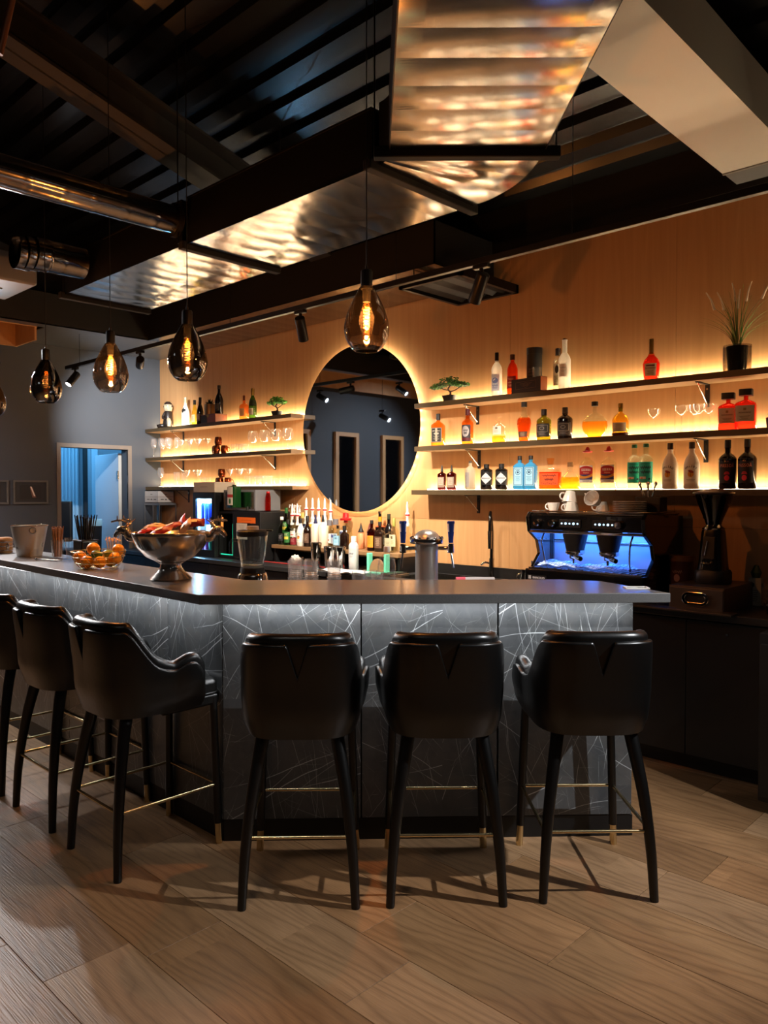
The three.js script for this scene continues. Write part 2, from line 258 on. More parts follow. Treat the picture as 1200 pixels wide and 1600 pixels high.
// ---------- round lamps on the track ----------
function trackSpot(label, pos, aim, lit, power, group) { // pos: underside of the track
  const t = thing('track_spotlight', label, 'spotlight', pos, 0, group), dir = V3(...aim).sub(V3(pos[0], pos[1] - 0.09, pos[2])).normalize(), q = new THREE.Quaternion().setFromUnitVectors(V3(0, -1, 0), dir);
  part('adapter', rb(0.1, 0.022, 0.035, 0, -0.011, 0, 0.004), M.blackMetal, t); part('stem', rod([0, -0.02, 0], [0, -0.07, 0], 0.012), M.blackMetal, t);
  const hd = part('lamp_head', at(loft([[0, 0.04], [0.032, 0.04], [0.036, 0.035], [0.036, -0.13], [0.031, -0.13], [0.029, -0.118], [0, -0.118]], { seg: 20 }), 0, 0, 0), M.blackMetal, t, [0, -0.085, 0]); hd.quaternion.copy(q);
  if (lit) {
    part('lamp_lens', loft([[0, -0.122], [0.028, -0.12]], { seg: 20 }), glow(COOL, lit), hd);
    const l = V3(pos[0], pos[1] - 0.085, pos[2]).addScaledVector(dir, 0.15); spotLight(power === LEVEL.work ? new THREE.Color(1, 0.86, 0.7) : COOL, power, l.toArray(), aim, power === LEVEL.work ? 0.95 : power === LEVEL.spot ? 0.5 : 0.8, power === LEVEL.spot ? 0.6 : 1, 1.2);
  } else part('lamp_lens', loft([[0, -0.119], [0.028, -0.119]], { seg: 20 }), M.blackGloss, hd);
  return t;
}
{
  const y = 2.8, z = 1.34, t = thing('lighting_track', 'long black lighting track hanging on thin wires before the wood wall', 'lighting track', [0, y, z]);
  part('rail', rb(8.6, 0.035, 0.035, -3.5, 0.018, 0, 0.003), M.blackMetal, t);
  for (const x of [-7.5, -4.93, -3.2, -2.0, -0.6]) part('wire', rod([x, 0.03, 0], [x, (x < -3.435 ? 3.99 : 3.98) - y, 0], 0.0025, 6), M.blackMetal, t);
  trackSpot('black track spotlight angled to the left before the round mirror', [-4.1, y, z], [-4.75, 1.3, 0.4], 12, LEVEL.work);
  trackSpot('black track spotlight tilted beside the slot diffuser', [-2.56, y, z], [-3.75, 1.1, 0.8], 12, LEVEL.work);
  trackSpot('glowing track spotlight at the far left end before the dark wall', [-7.6, y, z], [-7.3, 1.2, 2.6], 30, LEVEL.roomSpot);
  trackSpot('track spotlight at the right end lighting the stools and floor', [0.35, y, z], [-1.75, 0.3, 1.95], 30, LEVEL.spot);
  trackSpot('track spotlight aimed at the dark wall corner', [-6.3, y, z], [XL, 2.3, 0.35], 8, LEVEL.wallSpot);
  trackSpot('ceiling spotlight out of sight on the left, aimed at the dark wall', [-5.4, 3.1, 4.7], [XL, 1.7, 3.4], 10, LEVEL.wallSpot);
  part('drop_wire', rod([-5.4, 3.1 - y, 4.7 - z], [-5.4, 4.95 - y, 4.7 - z], 0.003, 6), M.blackMetal, t);
  for (const [x, yy, zz, l] of [[-7.66, 2.9, 2.08, 'nearest the wood wall'], [-6.8, 2.98, 2.69, 'at the bend'], [-7.5, 2.7, 3.1, 'hanging lowest']]) {
    part('drop_wire', rod([x, yy - y, zz - z], [x, (x < -7.3 ? 3.121 : 4.4) - y, zz - z], 0.003, 6), M.blackMetal, t);
    trackSpot(`glowing ceiling spotlight seen only in the round mirror, the one ${l}`, [x, yy, zz], [-3.2, 0.2, zz + 1.2], 30, LEVEL.roomSpot * 0.6);
  }
}
// ---------- windows and pictures on the dark wall (the round mirror shows the windows) ----------
[[2.02, 2.42], [2.9, 3.37], [3.88, 4.36]].forEach(([a, b], i) => {
  const w = struct(`window_${i + 1}`, [bb(XL + 0.001, XL + 0.05, 0.1, 2.43, a, a + 0.06), bb(XL + 0.001, XL + 0.05, 0.1, 2.43, b - 0.06, b), bb(XL + 0.001, XL + 0.05, 2.37, 2.43, a + 0.06, b - 0.06), bb(XL + 0.001, XL + 0.05, 0.1, 0.16, a + 0.06, b - 0.06)], M.oak);
  part('pane', bb(XL + 0.002, XL + 0.012, 0.16, 2.37, a + 0.06, b - 0.06), phy(0x05070b, 0.05, { clearcoat: 1 }), w);
});
const photoTex = canvasTex(256, 192, (x, w, h) => { x.fillStyle = '#120f0e'; x.fillRect(0, 0, w, h); x.fillStyle = '#6b4438'; x.beginPath(); x.moveTo(118, 30); x.lineTo(150, 26); x.lineTo(196, 170); x.lineTo(150, 168); x.fill(); x.fillStyle = '#d8c8b8'; x.beginPath(); x.moveTo(124, 20); x.lineTo(140, 22); x.lineTo(186, 150); x.lineTo(168, 150); x.fill(); });
for (const [z, lab] of [[1.525, 'framed dark photograph of a pale glove beside the doorway'], [1.93, 'framed dark picture at the left edge of the photo']]) {
  const p = thing('picture_frame', lab, 'picture', [XL + 0.001, 1.55, z]);
  part('frame', [bb(0, 0.025, -0.125, -0.105, -0.18, 0.18), bb(0, 0.025, 0.105, 0.125, -0.18, 0.18), bb(0, 0.025, -0.105, 0.105, -0.18, -0.16), bb(0, 0.025, -0.105, 0.105, 0.16, 0.18)], std(0x5a5856, 0.4, 0.3), p);
  part('mat_board', bb(0, 0.01, -0.105, 0.105, -0.16, 0.16), std(0x2c2c2d, 0.8), p);
  const g = new THREE.PlaneGeometry(0.22, 0.15); g.rotateY(Math.PI / 2); part('print', g.translate(0.0115, 0, 0), std(0xffffff, 0.5, 0, { map: photoTex }), p);
}
{ // the blue-lit back room
  const x0 = -10.6, white = std(0xb9c4cc, 0.6);
  struct('wall_store', [bb(x0 - 0.1, x0, 0, 2.7, -1.5, 2.4), bb(x0, XL - 0.15, 0, 2.7, -1.5, -1.4), bb(x0, XL - 0.15, 0, 2.7, 2.3, 2.4), bb(x0, XL - 0.15, 2.6, 2.7, -1.5, 2.4), bb(XL - 0.15, XL - 0.02, 0, 2.7, -1.5, -0.15)], white);
  struct('floor_store', bb(x0 - 0.1, XL, -0.1, 0, -1.5, 2.4), std(0x667078, 0.6));
  const d = thing('store_door', 'open white door leaf glowing blue in the doorway', 'door', [XL - 0.16, 0, 0.43], -0.14);
  part('door_leaf', rb(0.84, 2.0, 0.04, -0.43, 1.005, 0, 0.003), white, d); part('edge_strip', bb(-0.012, 0.0, 0.01, 2.0, -0.022, 0.022), std(0xa9a59c, 0.5), d);
  for (const y of [0.35, 1.7]) part('hinge', bb(-0.03, 0.008, y, y + 0.1, 0.021, 0.034), M.steel, d);
  part('door_handle', [rod([-0.78, 1.03, 0.02], [-0.78, 1.03, 0.06], 0.009), rod([-0.78, 1.03, 0.06], [-0.68, 1.03, 0.06], 0.008)], M.steel, d);
  const c = thing('hanging_curtain', 'pleated pale curtain at the left of the blue back room', 'curtain', [-10.2, 0.05, 0.3], Math.PI / 2);
  part('cloth', grid(80, 1, (u, v) => [0.34 * (u - 0.5), 2.3 * v, 0.035 * Math.sin(u * 44)]), std(0x9fb8c4, 0.8, 0, { side: THREE.DoubleSide }), c); part('curtain_rail', rod([-0.3, 2.32, 0], [0.3, 2.32, 0], 0.012), M.steel, c); part('rail_support', [rod([-0.28, 2.33, 0], [-0.28, 2.545, 0], 0.008), rod([0.28, 2.33, 0], [0.28, 2.545, 0], 0.008)], M.steel, c);
  const p = thing('locker', 'tall pale locker with a dark edge standing in the blue back room', 'locker', [-10.3, 0, 0.0]);
  part('body', rb(0.4, 2.3, 0.2, 0, 1.15, 0, 0.01), std(0x7f8f98, 0.5), p); part('door', rb(0.02, 2.2, 0.09, 0.21, 1.15, -0.04, 0.005), std(0x8fa4b0, 0.5), p); part('edge_post', bb(0.2, 0.24, 0, 2.3, 0.07, 0.12), M.black, p); part('handle', bb(0.22, 0.24, 1.0, 1.15, 0.0, 0.012), M.steel, p);
  const b = thing('waste_bin', 'black waste bin with a pale liner inside the doorway', 'bin', [-8.85, 0, 0.61]);
  part('bucket', loft([[0, 0], [0.085, 0], [0.115, 1.2], [0.11, 1.2], [0.08, 0.02], [0, 0.02]], { n: 4, seg: 28 }), M.black, b); part('liner', loft([[0.115, 1.15], [0.124, 1.2], [0.115, 1.23], [0.1, 1.2]], { n: 4, seg: 28 }), std(0x8fc0d8, 0.5), b);
  const k = thing('office_chair', 'dark office chair in the blue back room behind the straws', 'chair', [-9.35, 0, 0.72], 0.9);
  part('backrest', rb(0.3, 0.5, 0.06, 0, 1.2, 0.14, 0.03), M.black, k); part('seat', rb(0.36, 0.08, 0.36, 0, 0.82, 0, 0.03), M.black, k); part('post', cyl(0.03, 0.03, 0.75, 0, 0.05, 0), M.blackMetal, k); part('base', [bx(0.42, 0.05, 0.06, 0, 0.025, 0), bx(0.06, 0.05, 0.42, 0, 0.025, 0)], M.blackMetal, k); part('back_bar', bx(0.05, 0.3, 0.03, 0, 0.95, 0.17), M.blackMetal, k);
  const l = thing('blue_lamp', 'blue glowing ceiling panel of the back room, out of sight', 'lamp', [-9.4, 2.58, 0.4]);
  part('glow_panel', bx(1.0, 0.02, 1.4), glow(new THREE.Color(0.2, 0.58, 1), 1.5), l);
  areaLight(new THREE.Color(0.17, 0.55, 1), LEVEL.blue, 1.0, 1.4, [-9.4, 2.56, 0.4], [-9.4, 0, 0.4]);
}
{ // ceiling lamps of the dining area behind the camera
  for (const [x, z, l] of [[-4.6, 5.2, 'round ceiling lamp over the dining area, behind the camera on the left'], [-1.3, 4.5, 'round ceiling lamp over the dining area, above the camera'], [0.9, 3.4, 'round ceiling lamp over the dining area, to the right of the camera']]) {
    const y = 3.4, t = thing('ceiling_lamp', l, 'lamp', [x, y, z]); part('shade', loft([[0, 0.08], [0.3, 0.06], [0.32, 0], [0.31, 0], [0.29, 0.05], [0, 0.07]], { seg: 36 }), M.black, t); part('glow_disc', cyl(0.28, 0.28, 0.01, 0, 0.02, 0, 36), glow(COOL, 1.5), t); part('cord', rod([0, 0.07, 0], [0, roofY(z) - y, 0], 0.004, 6), M.black, t);
    spotLight(new THREE.Color(1, 0.9, 0.78), LEVEL.room * 6, [x, y, z], [x, 0, z], 0.75, 1, 12);
  }
}

// ---------- the bar ----------
{
  const t = thing('bar_counter', 'angled bar counter with a dark stone top and black white-veined marble front', 'bar counter');
  const top = [[-6.4, 2.885], [-2.84, 2.965], [-1.412, 1.505], [-1.85, 1.301], [-2.04, 1.375], [-3.155, 2.49], [-6.4, 2.42]];
  const tg = poly(top, 0.042, 1.068, 0.003), P = tg.attributes.position, U = tg.attributes.uv, N = tg.attributes.normal;
  for (let i = 0; i < P.count; i++) { const up = Math.abs(N.getY(i)) > 0.7; U.setXY(i, (up ? P.getX(i) : P.getX(i) - P.getZ(i)) / 0.35, (up ? P.getZ(i) : P.getY(i)) / 0.35); }
  part('stone_top', tg, M.stone, t);
  // marble panels: corner, then left part along x and right part at 45 degrees
  const C = [-2.845, 2.845], E = [-1.565, 1.535], panel = (a, b, y0, y1, mat, gap = 0.0015) => {
    const L = Math.hypot(b[0] - a[0], b[1] - a[1]), g = rb(L - 2 * gap, y1 - y0, 0.02, 0, 0, 0, 0.0015, 1), p = g.attributes.position, u = g.attributes.uv, off = rnd();
    for (let i = 0; i < p.count; i++) u.setXY(i, off + (p.getX(i) + L / 2) / 1.25, (p.getY(i) + y1 / 2 + y0 / 2) / 1.25 + off * 3);
    const ang = -Math.atan2(b[1] - a[1], b[0] - a[0]), m = part('marble_panel', g, mat, t, [(a[0] + b[0]) / 2 - Math.sin(ang) * 0.01, (y0 + y1) / 2, (a[1] + b[1]) / 2 - Math.cos(ang) * 0.01]);
    m.rotation.y = ang; return m;
  };
  const xs = [-6.4, -5.6, -5.0, -4.4, -3.8, -3.3, -2.845];
  for (let i = 0; i < 6; i++) panel([xs[i], C[1]], [xs[i + 1], C[1]], 0.1, 1.068, M.marble);
  const on = f => [C[0] + (E[0] - C[0]) * f, C[1] + (E[1] - C[1]) * f];
  for (let i = 0; i < 3; i++) panel(on(i / 3), on((i + 1) / 3), 0.1, 1.068, M.marble, i ? 0.004 : 0.002);
  panel([-6.4, C[1] - 0.006], [C[0] - 0.003, C[1] - 0.006], 0, 0.097, M.black).name = 'plinth'; panel([C[0] - 0.004, C[1] - 0.004], [E[0], E[1] - 0.006], 0, 0.097, M.black).name = 'plinth';
  part('carcass', [poly([[-6.4, 2.82], [-2.86, 2.82], [-1.6, 1.53], [-1.83, 1.33], [-2.04, 1.4], [-3.17, 2.5], [-6.4, 2.45]], 1.066, 0.001)], M.black, t);
  part('inner_ledge', poly([[-6.4, 2.44], [-3.17, 2.49], [-2.05, 1.385], [-2.39, 1.04], [-3.42, 2.09], [-6.4, 2.03]], 0.04, 0.96, 0.003), std(0x2a2b2d, 0.35), t);
  part('inner_front', poly([[-6.4, 2.43], [-3.18, 2.48], [-2.07, 1.39], [-2.36, 1.09], [-3.41, 2.13], [-6.4, 2.08]], 0.958, 0.001), M.black, t);
  // light strip under the overhang
  const g = glow(COOL, 6); part('light_strip', bx(3.45, 0.002, 0.012, -4.63, 1.0668, 2.905), g, t);
  const q = part('light_strip', bx(1.8, 0.002, 0.012), g, t, [-2.17, 1.0668, 2.225]); q.rotation.y = Math.atan2(1.31, 1.28);
  areaLight(COOL, LEVEL.bar, 3.45, 0.02, [-4.63, 1.065, 2.905], [-4.63, 0.2, 2.88]);
  const l = areaLight(COOL, LEVEL.bar, 1.8, 0.02, [-2.17, 1.065, 2.225], [-2.19, 0.2, 2.205]); l.rotateZ(0);
}
solo('white_card_holder', [bx(0.1, 0.004, 0.006, 0, 0.002, 0.03), bx(0.1, 0.004, 0.006, 0, 0.002, -0.03), bx(0.006, 0.004, 0.066, 0.05, 0.002, 0), bx(0.006, 0.004, 0.066, -0.05, 0.002, 0)], M.white, 'thin white outlined tray lying on the right end of the bar top', 'tray', null, [-1.6, 1.1105, 1.44]).rotation.y = 0.7;

// ---------- bar stools: origin on the floor, seat faces -z ----------
const bend = (k, tab) => { let i = 0; while (i < tab.length - 2 && k > tab[i + 1][0]) i++; const [a, va] = tab[i], [b, vb] = tab[i + 1]; let t = Math.max(0, Math.min(1, (k - a) / (b - a))); t = t * t * (3 - 2 * t); return va + (vb - va) * t; };
function shellGeo(off, th, top, y0, len) {
  const ny = 12, nr = 5, M_ = 2 * ny + nr + 1, nu = 96;
  return grid(nu, M_, (u, v) => {
    const w0 = -1 + 2 * u, s = Math.sign(w0) * Math.pow(Math.abs(w0), 1.7), k = Math.round(v * M_), h = top(s), e = 0.62;
    let y, o;
    if (k <= ny) { y = y0 + (h - th / 2 - y0) * k / ny; o = off + th / 2; }
    else if (k <= ny + nr) { const a = Math.PI * (k - ny) / (nr + 1); y = h - th / 2 + Math.sin(a) * th / 2; o = off + Math.cos(a) * th / 2; }
    else { y = y0 + (h - th / 2 - y0) * (M_ - k) / ny; o = off - th / 2; }
    const A = bend(y, [[0.6, 0.165], [0.7, 0.19], [0.8, 0.196], [0.9, 0.197], [1.04, 0.194]]) + o, B = bend(y, [[0.6, 0.19], [0.75, 0.225], [1.04, 0.25]]) + o, q = Math.abs(s), sg = Math.sign(s);
    const fk = Math.max(0, Math.min(1, (q - 0.6) / 0.3)), fl = 0.028 * fk * fk * (3 - 2 * fk) * Math.min(1, (y - 0.6) / 0.15);
    if (q < 0.68) { const t = q / 0.68 * Math.PI / 2; return [sg * (A * Math.pow(Math.sin(t), e) + fl), y, 0.01 + B * Math.pow(Math.max(Math.cos(t), 0), e)]; }
    return [sg * (A + fl), y, 0.01 - (q - 0.68) / 0.32 * len];
  });
}
const capU = g => g; // the front ends close by their rim
{
  const S = (a, b, t) => { t = Math.max(0, Math.min(1, (t - a) / (b - a))); return t * t * (3 - 2 * t); };
  const drop = (q, h, f) => q > f ? h - (h - 0.7) * (1 - Math.sqrt(Math.max(0, 1 - ((q - f) / (1 - f)) ** 2))) : h;
  const topIn = s => { const q = Math.abs(s); const h = 1.03 - 0.006 * S(0.15, 0.4, q) - 0.182 * S(0.43, 0.72, q) + 0.03 * S(0.7, 0.86, q); return drop(q, h, 0.9); };
  const topOut = s => { const q = Math.abs(s); const h = 0.995 - 0.004 * S(0.15, 0.4, q) - 0.18 * S(0.42, 0.7, q) + 0.026 * S(0.69, 0.84, q) - 0.125 * Math.max(0, 1 - Math.pow(q / 0.024, 0.62)); return drop(q, h, 0.87); };
  const proto = thing('bar_stool', '', 'bar stool');
  part('backrest_shell', shellGeo(0, 0.05, topIn, 0.64, 0.165), M.leather, proto);
  part('outer_cover', shellGeo(0.031, 0.02, topOut, 0.632, 0.148), M.leather, proto);
  part('seat_cushion', rb(0.41, 0.085, 0.44, 0, 0.695, -0.02, 0.03, 4), M.leather, proto);
  part('seat_piping', tube([[-0.2, 0.672, 0], [-0.2, 0.672, -0.225], [-0.18, 0.672, -0.238], [0.18, 0.672, -0.238], [0.2, 0.672, -0.225], [0.2, 0.672, 0]], 0.004, 0.004, 60), M.leather, proto);
  part('seat_frame', [rb(0.4, 0.05, 0.28, 0, 0.64, -0.1, 0.012), loft([[0, 0.622], [0.175, 0.622], [0.188, 0.64], [0.19, 0.66], [0, 0.66]], { n: 2.8, seg: 32 }).translate(0, 0, 0.03)], M.legBlack, proto);
  for (const s of [-1, 1]) {
    const f = part('front_leg', rod([s * 0.185, 0.65, -0.218], [s * 0.205, 0.09, -0.228], 0.0175, 14), M.legBlack, proto); part('brass_tip', rod([s * 0.205, 0.09, -0.228], [s * 0.2085, 0.0, -0.23], 0.0155, 14), M.gold, f);
    part('rear_leg', tube([[s * 0.135, 0.66, 0.16], [s * 0.152, 0.56, 0.185], [s * 0.178, 0.4, 0.215], [s * 0.2, 0.2, 0.238], [s * 0.212, 0.0, 0.248]], 0.027, 0.0165, 24, 12), M.legBlack, proto);
  }
  const y = 0.262;
  part('footrest', [rod([-0.2, y, -0.228], [0.2, y, -0.228], 0.007), rod([-0.2, y, 0.232], [0.2, y, 0.232], 0.007), rod([-0.2, y, -0.228], [-0.2, y, 0.232], 0.007), rod([0.2, y, -0.228], [0.2, y, 0.232], 0.007), ...[[-1, -0.228], [1, -0.228], [-1, 0.232], [1, 0.232]].map(([s, z]) => ball(0.0095, s * 0.2, y, z, 10))], M.gold, proto);
  // [rear feet midpoint x, z, turn]
  const spots = [[-2.181, 2.966, 0.79, 'black leather bar stool seen from behind, leftmost of the three at the angled bar front'], [-1.795, 2.571, 0.785, 'black leather bar stool seen from behind, middle of the three at the angled bar front'], [-1.4, 2.148, 0.785, 'black leather bar stool seen from behind, at the right end of the bar'],
    [-3.063, 3.339, 0.0, 'black leather bar stool seen from the side, nearest the bar corner'], [-3.70, 3.33, 0.0, 'black leather bar stool second from the bar corner along the left side'], [-4.31, 3.33, 0.0, 'black leather bar stool cut by the left edge of the photo']];
  spots.forEach(([x, z, a, l], i) => { const c = [x - Math.sin(a) * 0.248, 0, z - Math.cos(a) * 0.248]; if (i) dup(proto, c, a, l, 'bar stools along the counter'); else { proto.position.set(...c); proto.rotation.y = a; proto.userData.label = l; proto.userData.group = 'bar stools along the counter'; } });
}

// ---------- pendant lamps ----------
const smoke = new THREE.MeshPhysicalMaterial({ color: 0x9a8a7c, roughness: 0.02, transmission: 1, thickness: 0, ior: 1.8, side: THREE.DoubleSide });
const smokeDark = new THREE.MeshPhysicalMaterial({ color: 0x4a4748, roughness: 0.02, transmission: 1, thickness: 0, ior: 2.3, side: THREE.DoubleSide });
const bulbGlass = new THREE.MeshPhysicalMaterial({ color: 0xffc27a, roughness: 0.05, transmission: 1, thickness: 0, ior: 1.45, side: THREE.DoubleSide });
function pendant(label, [x, y, z], lit, dark) { // y = underside of the glass
  const t = thing('pendant_lamp', label, 'pendant lamp', [x, y, z], 0, 'pendant lamps over the bar'), up = roofY(z) - y;
  const prof = [[0.052, 0], [0.068, 0.012], [0.09, 0.045], [0.1, 0.085], [0.099, 0.115], [0.087, 0.165], [0.066, 0.215], [0.045, 0.255], [0.032, 0.278], [0.026, 0.285]];
  const c = new THREE.SplineCurve(prof.map(p => new THREE.Vector2(...p))).getPoints(36).map(p => [p.x, p.y]);
  const gl = part('glass_shade', loft(c, { seg: 48, crease: 3 }), dark ? smokeDark : smoke, t); part('rim', new THREE.TorusGeometry(0.052, 0.0018, 8, 48).rotateX(Math.PI / 2), clear(0xffffff), gl);
  part('lamp_cap', loft([[0, 0.272], [0.026, 0.272], [0.026, 0.35], [0.022, 0.356], [0.006, 0.36], [0.006, 0.375], [0, 0.375]], { seg: 24 }), M.black, t);
  part('socket', loft([[0, 0.272], [0.019, 0.272], [0.017, 0.215], [0, 0.215]], { seg: 20 }), M.black, t);
  part('cord', rod([0, 0.37, 0], [0, up, 0], 0.0028, 6), M.black, t);
  const b = part('bulb', loft([[0.012, 0.215], [0.017, 0.2], [0.034, 0.15], [0.034, 0.12], [0.023, 0.082], [0.006, 0.068], [0, 0.067]], { seg: 24, crease: 3 }), bulbGlass, t);
  const pts = []; for (let i = 0; i <= 80; i++) { const f = i / 80, a = f * 44; pts.push([Math.cos(a) * 0.012, 0.098 + 0.092 * f, Math.sin(a) * 0.012]); }
  part('glowing_filament', tube(pts, 0.0026, 0.0026, 240, 6), lit ? glow(new THREE.Color(1, 0.5, 0.14), lit) : M.copper, b);
  if (lit) { const l = new THREE.PointLight(AMBER, LEVEL.pendant * Math.min(1, lit / 60), 0, 2); l.position.set(x, y + 0.145, z); l.castShadow = true; l.shadow.radius = 0.8; scene.add(l); }
}
pendant('smoked glass pendant lamp hanging over the angled bar before the round mirror', [-2.425, 2.175, 2.365], 90);
pendant('dark smoked pendant lamp with a bright coil filament, hanging before the wood wall corner', [-3.472, 2.125, 2.62], 60, true);
pendant('brown glass pendant lamp with a warm bulb, hanging above the doorway', [-4.302, 2.14, 2.62], 70);
pendant('nearly black mirrored pendant lamp, unlit, second from the left edge', [-5.213, 2.15, 2.62], 5, true);
pendant('smoked pendant lamp cut off by the left photo edge', [-6.2, 2.13, 2.62], 60);

// ---------- round mirror with halo ----------
{
  const cx = -4.865, cy = 2.11, R = 0.735, t = thing('round_mirror', 'large round smoked mirror with a warm halo light behind its rim', 'mirror', [cx, cy, 0]);
  part('mirror_glass', at(cyl(R, R, 0.006, 0, 0, 0, 96), 0, 0, 0.045, Math.PI / 2), M.mirror, t);
  part('backing', at(cyl(R - 0.06, R - 0.06, 0.018, 0, 0, 0, 96), 0, 0, 0.026, Math.PI / 2), M.black, t);
  part('mount', at(cyl(0.3, 0.3, 0.025, 0, 0, 0, 40), 0, 0, 0.001, Math.PI / 2), M.black, t);
  part('halo_light_strip', new THREE.TorusGeometry(R - 0.055, 0.005, 8, 120).translate(0, 0, 0.02), glow(WARM, 25), t);
  const n = 56; for (let i = 0; i < n; i++) { const a = (i + 0.5) / n * 2 * Math.PI, c = Math.cos(a), s = Math.sin(a), r = R - 0.045; areaLight(WARM, LEVEL.halo, 2 * Math.PI * r / n, 0.012, [cx + c * r, cy + s * r, 0.01], [cx + c * (r + 1), cy + s * (r + 1), 0.01]); }
}
// ---------- shelves ----------
function shelf(label, x0, x1, top, brackets, litOn = true) {
  const t = thing('wall_shelf', label, 'shelf', [(x0 + x1) / 2, top, 0]), w = (x1 - x0) / 2, cx = (x0 + x1) / 2;
  part('shelf_board', rb(2 * w, 0.038, 0.2, 0, -0.019, 0.1005, 0.0015, 1), M.shelf, t); part('front_edge', bb(-w, w, -0.0375, -0.0005, 0.2, 0.203), M.shelfDark, t);
  part('light_strip', bb(-w + 0.02, w - 0.02, 0.001, 0.008, 0.018, 0.03), glow(WARM, 30), t);
  areaLight(WARM, LEVEL.shelf, 2 * w - 0.04, 0.012, [cx, top + 0.011, 0.024], [cx, top + 1, 0.1]);
  for (const x of brackets) { const b = part('bracket', [rb(0.028, 0.14, 0.006, x - cx, -0.11, 0.004, 0.002), rb(0.02, 0.005, 0.17, x - cx, -0.042, 0.088, 0.002)], M.black, t); part('brace', rod([x - cx, -0.16, 0.008], [x - cx, -0.044, 0.16], 0.0045, 6), M.steel, b); for (const y of [-0.07, -0.155]) part('screw', at(cyl(0.006, 0.006, 0.003), x - cx, y, 0.0068, Math.PI / 2), M.steel, b); }
}
const RT = 2.25, RM = 1.912, RL = 1.567, LT = 2.285, LM = 1.952, LL = 1.612;
shelf('top wall shelf right of the mirror with an orange glow along the wall', -4.06, -0.5, RT, [-3.585, -1.84]);
shelf('middle wall shelf right of the mirror, holding the round amber flask', -4.06, -0.5, RM, [-3.57, -1.845]);
shelf('lowest wall shelf right of the mirror, above the coffee machine', -4.09, -0.5, RL, [-3.575, -1.845]);
shelf('top wall shelf left of the mirror, holding the wooden box', -8.28, -5.6, LT, [-7.775, -6.09]);
shelf('middle wall shelf left of the mirror, full of stemmed glasses', -8.28, -5.6, LM, [-7.78, -6.09]);
shelf('lowest wall shelf left of the mirror, above the small fridge', -8.28, -5.58, LL, [-7.67, -6.09]);

// ---------- bottles ----------
const liquid = (c, o = {}) => clear(c, { roughness: 0.04, ior: 1.36, ...o });
const frost = (c, o = {}) => new THREE.MeshPhysicalMaterial({ color: c, roughness: 0.75, transmission: 0.75, thickness: 0, side: THREE.DoubleSide, ...o });
const Q = { amber: liquid(0xffbe70), amberDeep: liquid(0xf29c5c), orange: liquid(0xfa8a52), red: liquid(0xf07060), gold: liquid(0xffd47c), yellow: liquid(0xf2d468), pale: liquid(0xf6f6ea), clear: clear(0xf4f8f6), green: liquid(0xb0b458), greenDark: liquid(0x6a9a54), blue: phy(0x4cb2ea, 0.15, { transmission: 0.45, thickness: 0, side: THREE.DoubleSide }), brownDark: std(0x1a0e0a, 0.12), redDark: liquid(0x7a3034), wineDark: std(0x0d0a0c, 0.12), frost: frost(0xf4f4f0), white: std(0xf1ece0, 0.35), bottleGreen: liquid(0x84b676), rose: liquid(0xffc690), tealGlass: clear(0xeef6f2) };
// text label: bg colour, then draw calls
const labelTex = (bg, draw, w = 128, h = 160) => std(0xffffff, 0.6, 0, { map: canvasTex(w, h, x => { x.fillStyle = bg; x.fillRect(0, 0, w, h); x.textAlign = 'center'; draw(x, w, h); }) });
const lines = (x, w, y, n, col, step = 9) => { x.fillStyle = col; for (let i = 0; i < n; i++) x.fillRect(w * (0.22 + 0.05 * (i % 3)), y + i * step, w * (0.56 - 0.1 * (i % 3)), 3); };
const txt = (x, s, y, col, size, font = 'serif', cx) => { x.fillStyle = col; x.font = `bold ${size}px ${font}`; x.fillText(s, cx ?? x.canvas.width / 2, y); };
const scrib = (x, cx, y, w, col, lw = 3) => { x.strokeStyle = col; x.lineWidth = lw; x.beginPath(); x.moveTo(cx - w / 2, y); for (let i = 1; i <= 12; i++) x.lineTo(cx - w / 2 + w * i / 12, y + (i % 2 ? -1 : 1) * (5 + (i * 7) % 6)); x.stroke(); };
